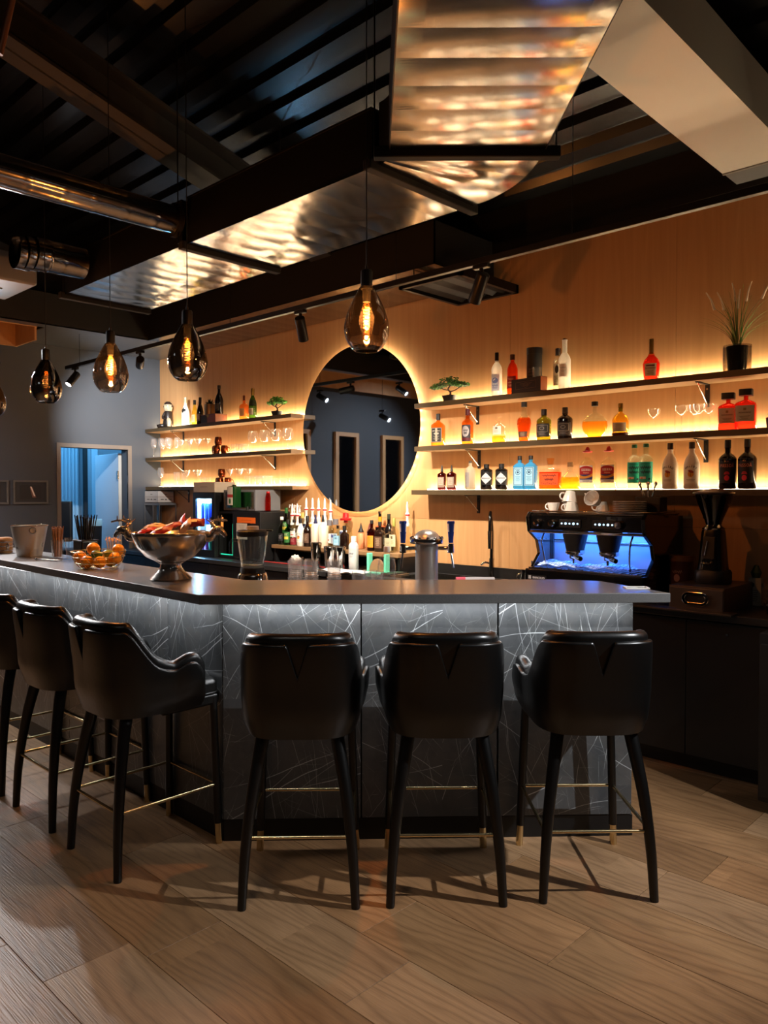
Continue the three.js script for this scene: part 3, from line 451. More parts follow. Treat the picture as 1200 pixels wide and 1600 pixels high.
const LB = {
  jd: labelTex('#17130f', (x, w, h) => { x.strokeStyle = '#cfc6b4'; x.lineWidth = 3; x.strokeRect(6, 6, w - 12, h - 12); txt(x, "JACK DANIEL'S", 40, '#d8d0c0', 13, 'sans-serif'); scrib(x, w / 2, 66, 60, '#d8d0c0'); lines(x, w, 90, 5, '#8f8778'); }),
  chivas: labelTex('#2a2a30', (x, w, h) => { x.fillStyle = '#a8a2a0'; x.beginPath(); x.ellipse(w / 2, 62, 46, 54, 0, 0, 7); x.fill(); scrib(x, w / 2, 54, 60, '#1a1a20'); scrib(x, w / 2, 80, 40, '#1a1a20'); x.fillStyle = '#5a1014'; x.fillRect(8, 126, w - 16, 26); }),
  goose: labelTex('#e6ecf4', (x, w, h) => { x.fillStyle = '#7f95cc'; x.beginPath(); x.ellipse(w / 2, 60, 44, 26, 0, 0, 7); x.fill(); x.fillStyle = '#f4f6fa'; x.beginPath(); x.ellipse(w / 2 - 8, 52, 20, 7, -0.4, 0, 7); x.fill(); scrib(x, w / 2, 108, 80, '#5a68a8'); lines(x, w, 124, 2, '#5a68a8'); }),
  redLabel: labelTex('#a8201a', (x, w, h) => { lines(x, w, 30, 3, '#f0c890'); scrib(x, w / 2, 84, 76, '#f4d8a0', 4); lines(x, w, 110, 3, '#f0c890'); }),
  teq: labelTex('#d9d2c0', (x, w) => { x.fillStyle = '#6a5a48'; x.fillRect(46, 20, 34, 40); lines(x, w, 76, 6, '#7a705f'); }),
  grey: labelTex('#322c28', (x, w) => { x.strokeStyle = '#b8ae9c'; x.lineWidth = 3; x.strokeRect(18, 20, w - 36, 78); x.beginPath(); x.arc(w / 2, 58, 18, 0, 7); x.stroke(); lines(x, w, 108, 4, '#8f867a'); }),
  creamL: labelTex('#c9bfa6', (x, w) => { lines(x, w, 26, 10, '#6f6650', 12); }),
  disa: labelTex('#c3b9a2', (x, w) => { txt(x, 'DISARONNO', 62, '#4a3420', 14, 'sans-serif'); x.fillStyle = '#8f7c4c'; x.fillRect(54, 20, 20, 20); lines(x, w, 84, 4, '#6a5c44'); }, 128, 128),
  hend: labelTex('#0d0d0e', (x, w, h) => { x.fillStyle = '#c4c8cc'; x.beginPath(); x.moveTo(w / 2, 10); x.lineTo(w - 6, h / 2); x.lineTo(w / 2, h - 10); x.lineTo(6, h / 2); x.fill(); txt(x, "HENDRICK'S", h / 2 + 4, '#2a2a2e', 14, 'sans-serif'); }, 128, 128),
  bomb: labelTex('#9fd2ea', (x, w, h) => { x.strokeStyle = '#20486a'; x.lineWidth = 5; x.strokeRect(8, 8, w - 16, h - 16); x.beginPath(); x.arc(w / 2, 56, 22, 0, 7); x.stroke(); x.fillStyle = '#20486a'; x.beginPath(); x.arc(w / 2, 54, 11, 0, 7); x.fill(); txt(x, 'BOMBAY', 30, '#20486a', 14, 'sans-serif'); lines(x, w, 96, 6, '#4a86aa'); }, 96, 192),
  sierra: labelTex('#f1ece0', (x, w, h) => { x.fillStyle = '#c01c22'; x.beginPath(); x.moveTo(0, 24); x.quadraticCurveTo(w / 2, -14, w, 24); x.lineTo(w, 84); x.lineTo(0, 84); x.fill(); x.fillStyle = '#3b3f78'; x.fillRect(0, 84, w, 48); x.fillStyle = '#e8962c'; x.beginPath(); x.moveTo(0, 84); x.quadraticCurveTo(w * 0.4, 120, w, 74); x.lineTo(w, 100); x.quadraticCurveTo(w / 2, 130, 0, 120); x.fill(); txt(x, 'SIERRA', 52, '#fff2e0', 28, 'sans-serif'); txt(x, 'TEQUILA', 74, '#ffd8a0', 14, 'sans-serif'); lines(x, w, 138, 2, '#8a8478'); }),
  teal: labelTex('#1fc0b0', (x, w, h) => { scrib(x, w / 2, 44, 84, '#0f4a52', 6); scrib(x, w / 2, 78, 76, '#0f4a52', 6); x.fillStyle = '#e8dcc8'; x.fillRect(18, 112, 50, 18); x.fillStyle = '#d88a5a'; x.fillRect(26, 118, 20, 12); x.fillStyle = '#0a3a44'; x.beginPath(); x.arc(94, 130, 8, 0, 7); x.fill(); lines(x, w, 14, 1, '#0f6a70'); }),
  malibu: labelTex('#f2ecdc', (x, w, h) => { x.save(); x.translate(w / 2, 92); 'MALIBU'.split('').forEach((c, i) => { x.save(); x.rotate((i - 2.5) * 0.26); txt(x, c, -62, '#4a3c30', 24, 'sans-serif', 0); x.restore(); }); x.restore(); x.fillStyle = '#e8a02a'; x.beginPath(); x.arc(w / 2, 84, 24, 0, 7); x.fill(); x.fillStyle = '#a8442c'; x.beginPath(); x.ellipse(w / 2 + 2, 64, 24, 10, 0.3, 0, 7); x.fill(); x.fillStyle = '#5a2a20'; x.fillRect(w / 2 - 2, 64, 4, 40); lines(x, w, 128, 2, '#9a907c'); }),
  passoa: labelTex('#140809', (x, w, h) => { txt(x, 'PASSOÃ', 58, '#c06a4a', 28, 'sans-serif'); x.fillStyle = '#b8203a'; x.beginPath(); x.arc(w / 2, 104, 20, Math.PI, 0); x.fill(); x.fillStyle = '#e8304a'; x.beginPath(); x.arc(w / 2, 126, 18, 0, 7); x.fill(); x.fillStyle = '#a86a5a'; x.beginPath(); x.arc(w / 2, 22, 12, Math.PI, 0); x.fill(); }),
  henn: labelTex('#cfc2a6', (x, w) => { txt(x, 'Hennessy', 54, '#5a2418', 24); lines(x, w, 70, 5, '#7a5a44'); x.fillStyle = '#6a2018'; x.fillRect(20, 14, w - 40, 14); }, 128, 128),
  ango: labelTex('#7f6f60', (x, w) => { x.fillStyle = '#a89a88'; x.fillRect(20, 14, w - 40, 110); lines(x, w, 26, 7, '#4a3c32', 12); }),
  brown: labelTex('#5a4030', (x, w) => { lines(x, w, 26, 9, '#c8b090', 12); }),
  green: labelTex('#2a6a34', (x, w) => { x.fillStyle = '#e2c84a'; x.fillRect(20, 70, w - 40, 40); lines(x, w, 24, 4, '#d8e0b0'); }),
  white: labelTex('#e4e0d6', (x, w) => { lines(x, w, 40, 3, '#70705f', 14); x.fillStyle = '#a83a2a'; x.fillRect(30, 96, w - 60, 22); }),
  orange: labelTex('#e88a22', (x, w) => { lines(x, w, 30, 6, '#5a2a10', 16); }),
  campari: labelTex('#b8c4d4', (x, w) => { x.fillStyle = '#2c4488'; x.fillRect(14, 20, w - 28, 46); lines(x, w, 84, 5, '#5a6a88', 13); }),
};
// o: {w, h, n, dz, y1: shoulder start, y2: neck start, nr: neck radius, fill: liquid top, glass, liq, cap: [mat, height, radius], lab: [mat, y0, y1, arc], turn}
function bottle(name, label, [x, y, z], o, group) {
  const R = o.w / 2, h = o.h, n = o.n ?? 2, dz = o.dz ?? 1, nr = o.nr ?? 0.014, ch = o.cap?.[1] ?? 0.04, y1 = o.y1 * h, y2 = o.y2 * h, ny = h - ch;
  const t = thing(name, label, o.cat ?? 'bottle', [x, y + 0.001, z], o.turn ?? 0.25, group);
  const out = o.prof ? o.prof.map(([r, yy]) => [r * R, yy * h, n]) : [[R * 0.9, 0, n], [R, 0.006, n], [R * (o.taper ?? 1), y1, n], [R * (o.taper ?? 1) * 0.93, y1 + (y2 - y1) * 0.25, n], [R * 0.62 + nr * 0.3, y1 + (y2 - y1) * 0.6, n * 0.5 + 1], [nr * 1.25, y2 - (y2 - y1) * 0.08, 2], [nr, y2, 2], [nr, ny, 2], [nr * 1.12, ny, 2], [nr * 1.12, ny + 0.004, 2], [0, ny + 0.004, 2]];
  const F = (o.fill ?? 1) * h, lo = [], hi = [];
  for (let i = 0; i < out.length; i++) { const p = out[i], q = out[i - 1]; if (q && q[1] < F && p[1] >= F && p[1] > q[1]) { const k = (F - q[1]) / (p[1] - q[1]), c = [q[0] + (p[0] - q[0]) * k, F, p[2]]; lo.push(c); hi.push(c); } (p[1] < F ? lo : hi).push(p); }
  // rings squashed by dz only in the body: neck kept round
  const ringed = (pr, cr) => grid(28, pr.length - 1, (u, v) => { const [r, yy, nn] = pr[Math.round(v * (pr.length - 1))], a = -Math.PI + 2 * Math.PI * u, d = Math.max(dz, Math.min(1, nr * 1.3 / Math.max(r, 1e-4))); return [sgnp(Math.sin(a), 2 / nn) * r, yy, sgnp(Math.cos(a), 2 / nn) * r * d]; }, cr);
  if (lo.length > 1) part('bottle_body', ringed([[0, 0.0005, n], ...lo], 0.8), o.liq, t);
  if (hi.length > 1 && F < h) part('bottle_neck', ringed(hi, 0.8), o.glass ?? Q.clear, t);
  if (o.cap) { const [m, c, r = nr * 1.3] = o.cap, cn = o.capn ?? 2; part('cap', loft([[0, h - c], [r, h - c], [r * (o.capTaper ?? 1), h - 0.002], [r * 0.9 * (o.capTaper ?? 1), h], [0, h]], { n: cn, seg: 20 }), m, t); }
  if (o.foil) part('foil', loft([[nr * 1.2, o.foil * h], [nr * 1.1, ny], [nr * 1.25, ny]], { seg: 20 }), o.foilMat, t);
  for (const [m, a, b, arc, lift = 0.0012] of o.labs ?? (o.lab ? [o.lab] : [])) {
    const rad = yy => { for (let i = 1; i < out.length; i++) if (out[i][1] >= yy) { const p = out[i - 1], q = out[i], k = (yy - p[1]) / Math.max(1e-6, q[1] - p[1]); return p[0] + (q[0] - p[0]) * k; } return R; };
    const pr = [0, 0.33, 0.67, 1].map(f => [rad((a + (b - a) * f) * h), (a + (b - a) * f) * h, n]);
    part('label', loft(pr, { n, dz, a0: -arc, a1: arc, seg: 14, lift, crease: 0, even: n > 2.5 && arc < 1.5 }), m, t);
  }
  return t;
}
const G = { top: 'bottles on the top right shelf', mid: 'bottles on the middle right shelf', low: 'bottles on the lowest right shelf', left: 'bottles on the top left shelf', riser: 'bottles on the riser under the mirror', ctr: 'bottles standing on the back counter' };
const gBlack = M.black, gRed = std(0xb01a1e, 0.4);
bottle('vodka_bottle', 'frosted clear bottle with a blue oval label, left on the top right shelf', [-3.333, RT, 0.11], { w: 0.078, h: 0.325, y1: 0.62, y2: 0.78, nr: 0.0135, fill: 0, liq: Q.frost, glass: Q.frost, cap: [gBlack, 0.065, 0.0145], lab: [LB.goose, 0.12, 0.5, 0.9] }, G.top);
bottle('whisky_bottle', 'slim orange bottle with a red label beside the frosted vodka bottle', [-3.202, RT, 0.1], { w: 0.077, h: 0.296, y1: 0.62, y2: 0.82, nr: 0.014, liq: Q.orange, cap: [std(0x4a2c18, 0.4), 0.04], lab: [LB.redLabel, 0.16, 0.46, 1.0] }, G.top);
{
  const t = thing('gift_tube', 'tall matt black cylinder tube standing behind the dark box', 'tube', [-3.041, RT, 0.062]);
  part('tube_body', cyl(0.054, 0.054, 0.28, 0, 0.001, 0, 32), std(0x161616, 0.5), t); part('lid', cyl(0.056, 0.056, 0.045, 0, 0.281, 0, 32), M.black, t);
  part('print', loft([[0.0545, 0.1], [0.0545, 0.2]], { a0: -0.7, a1: 0.9, crease: 0, seg: 12 }), labelTex('#181818', (x, w) => { txt(x, '27', 80, '#58544c', 60); lines(x, w, 100, 3, '#4a463e'); }), t);
  const b = thing('gift_box', 'dark printed gift box lying with an orange end before the black tube', 'box', [-3.02, RT + 0.001, 0.162], -0.15);
  part('sleeve', rb(0.27, 0.098, 0.07, 0, 0.049, 0, 0.002), std(0x1d1210, 0.5), b); part('end_panel', bb(0.1352, 0.137, 0.002, 0.096, -0.033, 0.033), std(0xc8641c, 0.5), b);
  part('print', new THREE.PlaneGeometry(0.2, 0.06).translate(0, 0.05, 0.0356), labelTex('#1d1210', (x, w, h) => { x.strokeStyle = '#6a4a34'; x.lineWidth = 2; x.strokeRect(6, 6, w - 12, h - 12); x.beginPath(); x.arc(w / 2, h / 2, 18, 0, 7); x.stroke(); lines(x, w, 18, 3, '#5a3c2a'); }, 192, 64), b);
}
solo('tumbler', loft([[0, 0.004], [0.027, 0.004], [0.031, 0.068], [0.029, 0.068], [0.025, 0.01], [0, 0.01]], { seg: 24 }), M.glass, 'small clear tumbler standing on top of the dark gift box', 'glass', null, [-2.957, RT + 0.1, 0.16]);
bottle('gin_bottle', 'clear bottle with a round dark badge, behind the tall frosted bottle', [-2.83, RT, 0.09], { w: 0.07, h: 0.293, y1: 0.68, y2: 0.8, nr: 0.016, fill: 0, liq: Q.clear, glass: Q.clear, cap: [M.steel, 0.05, 0.02], labs: [[labelTex('#dce6da', (x, w) => { x.fillStyle = '#20282a'; x.beginPath(); x.arc(w / 2, 40, 30, 0, 7); x.fill(); lines(x, w, 90, 5, '#4a7a60'); }), 0.12, 0.62, 0.8]] }, G.top);
bottle('vodka_bottle', 'tallest frosted white bottle on the top right shelf', [-2.759, RT, 0.125], { w: 0.082, h: 0.345, y1: 0.58, y2: 0.72, nr: 0.017, fill: 0, liq: Q.frost, glass: Q.frost, cap: [M.steel, 0.012, 0.015], lab: [labelTex('#e8ebe8', (x, w) => { scrib(x, w / 2, 52, 84, '#9aa4a8', 4); lines(x, w, 80, 3, '#aab4b8'); }), 0.24, 0.5, 0.7] }, G.top);
bottle('cognac_bottle', 'bright red bottle with a gold neck standing alone on the top right shelf', [-2.15, RT, 0.11], { w: 0.105, h: 0.262, dz: 0.7, prof: [[0.85, 0], [0.88, 0.02], [1, 0.4], [0.82, 0.5], [0.4, 0.6], [0.26, 0.68], [0.25, 0.97], [0, 0.97]], nr: 0.014, liq: Q.red, fill: 0.62, glass: Q.amber, cap: [M.brass, 0.095, 0.0145], lab: [LB.henn, 0.1, 0.4, 0.75] }, G.top);
{
  const t = thing('grass_planter', 'ribbed smoked glass vase holding a tall plume grass on the right', 'plant', [-1.63, RT, 0.11]);
  const v = part('vase', grid(72, 6, (u, w) => { const a = u * 2 * Math.PI, r = (0.074 + 0.004 * Math.cos(a * 24)) * (w < 0.01 ? 0.96 : 1); return [Math.sin(a) * r, 0.002 + w * 0.152, Math.cos(a) * r]; }), clear(0xb9b4ac), t); part('pot', cyl(0.05, 0.06, 0.145, 0, 0.003, 0, 24), M.soil, t);
  for (let i = 0; i < 46; i++) {
    const a = rr(0, 6.28), sp = Math.abs(rr(0.05, 1)), h = 0.5 - 0.22 * sp * rr(0.6, 1), o = sp * 0.27, zk = 0.35, w = rr(0.0018, 0.0032);
    const c = k => [Math.cos(a) * (0.02 + o * k * k * (1.2 - 0.2 * k)), 0.14 + (h - 0.14) * (k - 0.25 * sp * k * k * k) * 1.05, Math.sin(a) * zk * (0.02 + o * k * k)];
    part('grass_blade', grid(8, 1, (u, v2) => { const p = c(u), q = w * (1 - u * 0.85) * (v2 - 0.5) * 2; return [p[0] - Math.sin(a) * q - q * 0.5, p[1], p[2] + Math.cos(a) * q * 0.6 + q * 0.5]; }), [std(0x6d7a3a, 0.7, 0, { side: 2 }), M.leafDark, M.leaf][i % 3], t);
  }
  for (const [dx, top, lean] of [[-0.13, 0.49, -0.05], [-0.075, 0.48, -0.04], [-0.01, 0.52, -0.02], [0.005, 0.475, 0.01], [0.05, 0.51, 0.03], [0.135, 0.51, 0.07]]) { part('stem', tube([[0, 0.13, 0], [dx * 0.35, 0.3, 0], [dx, top - 0.1, 0.01]], 0.0018, 0.0012, 10, 5), M.leafDark, t); part('plume', tube([[dx, top - 0.11, 0.01], [dx + lean * 0.4, top - 0.05, 0.01], [dx + lean, top, 0.01]], 0.008, 0.003, 8, 8), std(0xc9b9a0, 0.9), t); }
}
// bonsai trees
function bonsai(label, [x, y, z], mats, s) {
  const t = thing('bonsai_tree', label, 'bonsai', [x, y, z]);
  part('pot', loft([[0, 0.001], [0.042, 0.001], [0.055, 0.045], [0.058, 0.05], [0.05, 0.05], [0.046, 0.04], [0, 0.04]], { n: 4, dz: 0.7, seg: 28 }), M.black, t);
  part('trunk', [tube([[0, 0.04, 0], [0.012, 0.07, 0], [-0.008, 0.1, 0.005], [0.015, 0.13, 0]], 0.009, 0.005, 12), tube([[0, 0.08, 0], [0.05 * s, 0.085, 0.01], [0.09 * s, 0.11, 0]], 0.005, 0.003), tube([[0, 0.09, 0], [-0.05 * s, 0.105, 0], [-0.08 * s, 0.12, 0]], 0.005, 0.003)], M.bark, t);
  const P = [], put = (cx, cy, r, ry) => { for (let i = 0; i < 170; i++) { const a = rr(0, 6.28), b = Math.acos(rr(-1, 1)), q = Math.pow(rnd(), 0.4); P.push([cx + Math.cos(a) * Math.sin(b) * r * q, cy + Math.cos(b) * ry * q, Math.sin(a) * Math.sin(b) * r * 0.75 * q]); } };
  put(-0.075 * s, 0.135, 0.058 * s, 0.022); put(0, 0.165, 0.075 * s, 0.03); put(0.085 * s, 0.13, 0.06 * s, 0.02); put(0.03 * s, 0.14, 0.06, 0.02); if (s > 1) { put(-0.1 * s, 0.125, 0.05 * s, 0.016); put(0.1 * s, 0.12, 0.05 * s, 0.016); }
  const gs = [[], []]; P.forEach((p, i) => { const g = new THREE.SphereGeometry(rr(0.005, 0.009), 5, 3); g.scale(1.2, 0.45, 1); gs[i % 2].push(at(g, ...p, rr(-0.6, 0.6), rr(0, 3), rr(-0.6, 0.6))); });
  gs.forEach((l, i) => part('foliage', l, mats[i], t));
}
bonsai('small bonsai in a black pot at the left end of the right top shelf', [-3.78, RT, 0.11], [M.leafDark, M.leaf], 1.25);
bonsai('bright green bonsai on the left top shelf beside the mirror', [-5.925, LT, 0.11], [M.leaf, std(0x57a02c, 0.6)], 1.0);
// middle right shelf
bottle('whisky_bottle', 'square amber bottle with a black label at the left of the middle shelf', [-3.883, RM, 0.12], { w: 0.1, h: 0.252, n: 5, dz: 0.9, y1: 0.62, y2: 0.76, nr: 0.015, liq: Q.amber, cap: [gBlack, 0.05, 0.017], labs: [[LB.jd, 0.1, 0.56, 0.75], [LB.creamL, 0.14, 0.54, 0.01]], turn: 0.35 }, G.mid);
bottle('whisky_bottle', 'round amber bottle with a crest label and burgundy cap', [-3.593, RM, 0.12], { w: 0.09, h: 0.268, y1: 0.6, y2: 0.72, nr: 0.016, liq: Q.amber, cap: [std(0x4a1420, 0.4), 0.05, 0.018], lab: [LB.chivas, 0.08, 0.54, 0.9] }, G.mid);
solo('tumbler', loft([[0, 0.004], [0.033, 0.004], [0.036, 0.078], [0.034, 0.078], [0.031, 0.01], [0, 0.01]], { seg: 24 }), M.glass, 'small clear tumbler on the middle shelf beside the crest-label whisky', 'glass', null, [-3.473, RM, 0.12]);
bottle('tequila_bottle', 'squat clear bottle with a glass stopper and a little amber left in it', [-3.306, RM, 0.12], { w: 0.099, h: 0.192, y1: 0.6, y2: 0.74, nr: 0.016, liq: Q.gold, fill: 0.26, cap: [clear(0xffffff), 0.04, 0.026], lab: [LB.teq, 0.3, 0.62, 0.7] }, G.mid);
bottle('rum_bottle', 'pear-shaped orange bottle with a dark stopper', [-3.087, RM, 0.12], { w: 0.101, h: 0.28, prof: [[0.72, 0], [0.74, 0.02], [0.8, 0.2], [1, 0.45], [0.95, 0.55], [0.6, 0.65], [0.36, 0.71], [0.34, 0.86], [0.4, 0.87], [0, 0.87]], nr: 0.017, liq: Q.amberDeep, fill: 0.6, cap: [gBlack, 0.035, 0.021], lab: [LB.brown, 0.1, 0.24, 0.9] }, G.mid);
const rumShape = { w: 0.1, h: 0.217, y1: 0.62, y2: 0.76, taper: 1.02, nr: 0.018, cap: [std(0x1a1414, 0.4), 0.045, 0.02], lab: [LB.grey, 0.1, 0.52, 1.1] };
bottle('rum_bottle', 'squat olive green bottle with a dark grey label', [-2.923, RM, 0.12], { ...rumShape, liq: Q.green }, G.mid);
bottle('rum_bottle', 'squat dark brown bottle with a dark grey label', [-2.756, RM, 0.12], { ...rumShape, liq: Q.brownDark }, G.mid);
bottle('cognac_flask', 'round flat flask half filled with golden liquor and a dark stopper', [-2.533, RM, 0.12], { w: 0.168, h: 0.238, dz: 0.42, prof: [[0.4, 0], [0.5, 0.02], [0.86, 0.16], [1, 0.32], [0.94, 0.46], [0.7, 0.58], [0.32, 0.66], [0.17, 0.7], [0.15, 0.88], [0.2, 0.9], [0, 0.9]], nr: 0.015, liq: Q.gold, fill: 0.45, cap: [gBlack, 0.03, 0.022], turn: 0.45 }, G.mid);
bottle('liqueur_bottle', 'yellow green bottle with a wine red base and cream label', [-2.35, RM, 0.12], { w: 0.105, h: 0.212, y1: 0.5, y2: 0.72, nr: 0.014, liq: Q.yellow, glass: Q.green, fill: 0.75, cap: [M.brass, 0.03, 0.016], labs: [[LB.creamL, 0.12, 0.4, 0.9], [std(0x4a1220, 0.5), 0.0, 0.1, 3.14]] }, G.mid);
for (const [i, x] of [-1.684, -1.571].entries()) bottle('amaretto_bottle', i ? 'square red bottle with a wide square cap, the right one of a pair' : 'square red bottle with a wide square cap, the left one of a pair', [x, RM, i ? 0.13 : 0.09], { w: i ? 0.112 : 0.105, h: i ? 0.23 : 0.222, n: 6, dz: 0.85, y1: 0.62, y2: 0.74, nr: 0.013, liq: Q.red, cap: [gBlack, 0.038, 0.036], capn: 8, lab: [LB.disa, 0.18, 0.58, 0.7], turn: 0.2 }, G.mid);
{
  const t = thing('cactus', 'small green cactus in a dark pot at the right photo edge', 'plant', [-1.43, RM, 0.12]); part('pot', loft([[0, 0], [0.03, 0], [0.036, 0.06], [0, 0.06]], { seg: 24 }), M.black, t); part('stem', loft([[0.02, 0.06], [0.026, 0.08], [0.018, 0.108], [0, 0.114]], { seg: 16 }), M.leaf, t);
}
// lowest right shelf
const angoS = { h: 0.193, n: 4, dz: 0.8, y1: 0.62, y2: 0.72, nr: 0.009, liq: Q.redDark, cap: [gBlack, 0.05, 0.012], capTaper: 0.3, lab: [LB.ango, 0.1, 0.52, 0.75] };
bottle('bitters_bottle', 'small dark bottle with a pointed pourer, the left one of two', [-3.844, RL, 0.12], { ...angoS, w: 0.064 }, G.low); bottle('bitters_bottle', 'small dark bottle with a pointed pourer, the right one of two', [-3.747, RL, 0.12], { ...angoS, w: 0.07 }, G.low);
bottle('stoneware_bottle', 'matt beige stoneware bottle with a pale printed side', [-3.566, RL, 0.12], { w: 0.078, h: 0.218, y1: 0.66, y2: 0.82, nr: 0.013, liq: std(0xb0a085, 0.7), cap: [std(0x3a2c22, 0.6), 0.02, 0.012], lab: [labelTex('#8f8884', (x, w) => lines(x, w, 30, 8, '#6a6468', 13)), 0.1, 0.6, 0.9], turn: -0.5 }, G.low);
for (const [i, x] of [-3.415, -3.28].entries()) bottle('gin_bottle', i ? 'black apothecary bottle with a silver diamond label, right of a pair' : 'black apothecary bottle with a silver diamond label, left of a pair', [x, RL, 0.12], { w: 0.09, h: 0.19, y1: 0.76, y2: 0.83, nr: 0.019, liq: std(0x09090a, 0.15), cap: [gBlack, 0.032, 0.02], lab: [LB.hend, 0.18, 0.7, 1.1], turn: 0.5 }, G.low);
for (const [i, x] of [-3.122, -3.028].entries()) bottle('gin_bottle', i ? 'sky blue square bottle with a dark cap, right of a pair' : 'sky blue square bottle with a dark cap, left of a pair', [x, RL, 0.12], { w: 0.084, h: 0.242, n: 6, dz: 0.85, y1: 0.68, y2: 0.8, nr: 0.014, liq: Q.blue, cap: [gBlack, 0.034, 0.0155], lab: [LB.bomb, 0.12, 0.66, 0.62], turn: 0.2 }, G.low);
bottle('whisky_decanter', 'broad square decanter of deep orange liquor with a crown stopper', [-2.869, RL, 0.12], { w: 0.148, h: 0.218, n: 8, dz: 0.45, prof: [[0.98, 0], [1, 0.02], [1, 0.62], [0.95, 0.66], [0.3, 0.68], [0.22, 0.7], [0.22, 0.8], [0, 0.8]], nr: 0.016, liq: Q.orange, fill: 0.56, cap: [clear(0xffe0b0), 0.045, 0.02], capTaper: 1.35, lab: [labelTex('#e8561c', (x, w) => { scrib(x, w / 2, 32, 96, '#7a2008', 7); scrib(x, w / 2, 84, 60, '#7a2008', 7); x.fillStyle = '#7a2008'; for (let i = 0; i < 8; i++) x.fillRect(14 + i * 13, 126 + (i % 3) * 6, 7, 9); }), 0.14, 0.52, 0.75], turn: 0.2 }, G.low);
bottle('rum_decanter', 'bell-shaped decanter of yellow liquor with a cork stopper', [-2.714, RL, 0.12], { w: 0.131, h: 0.186, n: 3, dz: 0.8, prof: [[0.96, 0], [1, 0.04], [0.92, 0.4], [0.8, 0.48], [0.4, 0.62], [0.28, 0.7], [0.26, 0.86], [0, 0.86]], nr: 0.017, liq: Q.yellow, fill: 0.46, cap: [std(0x8a6238, 0.7), 0.032, 0.02] }, G.low);
for (const [i, x] of [-2.584, -2.431].entries()) {
  const b = bottle('tequila_bottle', i ? 'clear bottle with a red sombrero cap, right of a pair' : 'clear bottle with a red sombrero cap, left of a pair', [x, RL, 0.12], { w: 0.1, h: 0.25, n: 5, dz: 0.75, y1: 0.66, y2: 0.82, nr: 0.017, fill: 0, liq: Q.pale, glass: Q.pale, lab: [LB.sierra, 0.18, 0.64, 0.7], turn: 0.25 }, G.low);
  part('sombrero_cap', loft([[0, 0.246], [0.03, 0.248], [0.033, 0.256], [0.018, 0.256], [0.016, 0.268], [0.008, 0.284], [0, 0.286]], { seg: 24, crease: 1.2 }), gRed, b);
}
for (const [i, x] of [-2.262, -2.17].entries()) bottle('rum_bottle', i ? 'clear bottle with a turquoise label and green cap, right of a pair' : 'clear bottle with a turquoise label and green cap, left of a pair', [x, RL, i ? 0.13 : 0.1], { w: 0.087, h: 0.288, y1: 0.66, y2: 0.76, nr: 0.017, fill: 0, liq: Q.tealGlass, glass: Q.tealGlass, cap: [std(0x1a6a54, 0.4), 0.022, 0.0175], lab: [LB.teal, 0.14, 0.6, 1.2], turn: 0.35 }, G.low);
for (const [i, x] of [-2.018, -1.884].entries()) bottle('liqueur_bottle', i ? 'milk white bottle with a palm sunset print, right of a pair' : 'milk white bottle with a palm sunset print, left of a pair', [x, RL, 0.12], { w: 0.094, h: 0.286, y1: 0.5, y2: 0.78, nr: 0.016, fill: 0, liq: Q.white, glass: Q.white, cap: [std(0x2a1a14, 0.4), 0.045, 0.0175], lab: [LB.malibu, 0.12, 0.54, 0.95], turn: 0.05 + 0.2 * i }, G.low);
for (const [i, x] of [-1.673, -1.563].entries()) bottle('liqueur_bottle', i ? 'black bottle with red fruit print and long neck, right of a pair' : 'black bottle with red fruit print and long neck, left of a pair', [x, RL, 0.12], { w: 0.098, h: 0.289, y1: 0.6, y2: 0.74, taper: 1.03, nr: 0.016, liq: Q.brownDark, cap: [gBlack, 0.05, 0.0175], lab: [LB.passoa, 0.12, 0.62, 1.0], turn: 0.25 - 0.25 * i }, G.low);
// top left shelf
{
  const t = thing('monkey_figurine', 'cream and black seated animal figurine at the left end of the shelf', 'figurine', [-7.94, LT, 0.1], 0.5);
  part('body', [loft([[0, 0], [0.05, 0.004], [0.062, 0.05], [0.045, 0.14], [0.04, 0.19], [0.02, 0.22]], { seg: 24, crease: 2 }), tube([[-0.02, 0.03, 0], [-0.08, 0.03, 0.03], [-0.1, 0.02, 0.06]], 0.028, 0.02)], std(0x1f1713, 0.4), t);
  part('head', [loft([[0, 0.19], [0.04, 0.2], [0.05, 0.235], [0.046, 0.27], [0.025, 0.298], [0, 0.303]], { seg: 24, crease: 2 }), ball(0.022, 0.02, 0.225, 0.035)], std(0xb9a98c, 0.5), t);
  part('ear', [ball(0.012, -0.05, 0.25, 0), ball(0.012, 0.05, 0.25, 0)], std(0x3a281c, 0.5), t); part('eye', [ball(0.005, 0.004, 0.255, 0.048, 8), ball(0.005, 0.036, 0.255, 0.04, 8)], M.black, t); part('cap_hat', loft([[0.046, 0.27], [0.04, 0.29], [0.02, 0.306], [0, 0.309]], { seg: 20 }), std(0x2a1a14, 0.5), t);
  part('leg', tube([[0.02, 0.1, 0.03], [0.05, 0.07, 0.06], [0.05, 0.015, 0.07]], 0.024, 0.018), std(0xc2b294, 0.5), t); part('arm', tube([[-0.03, 0.18, 0.02], [-0.04, 0.12, 0.05], [0.02, 0.1, 0.06]], 0.014, 0.012), std(0x241a15, 0.5), t);
}
const champ = { w: 0.088, h: 0.31, y1: 0.45, y2: 0.74, nr: 0.0145, cap: [M.brass, 0.035, 0.019] };
bottle('champagne_bottle', 'cream white sparkling wine bottle with a black bow', [-7.556, LT, 0.11], { ...champ, w: 0.086, h: 0.32, liq: Q.white, cap: [std(0xc8b890, 0.35, 0.5), 0.06, 0.018], labs: [[std(0x15100e, 0.6), 0.5, 0.6, 0.8], [std(0x15100e, 0.6), 0.46, 0.64, 0.25, 0.003]] }, G.left);
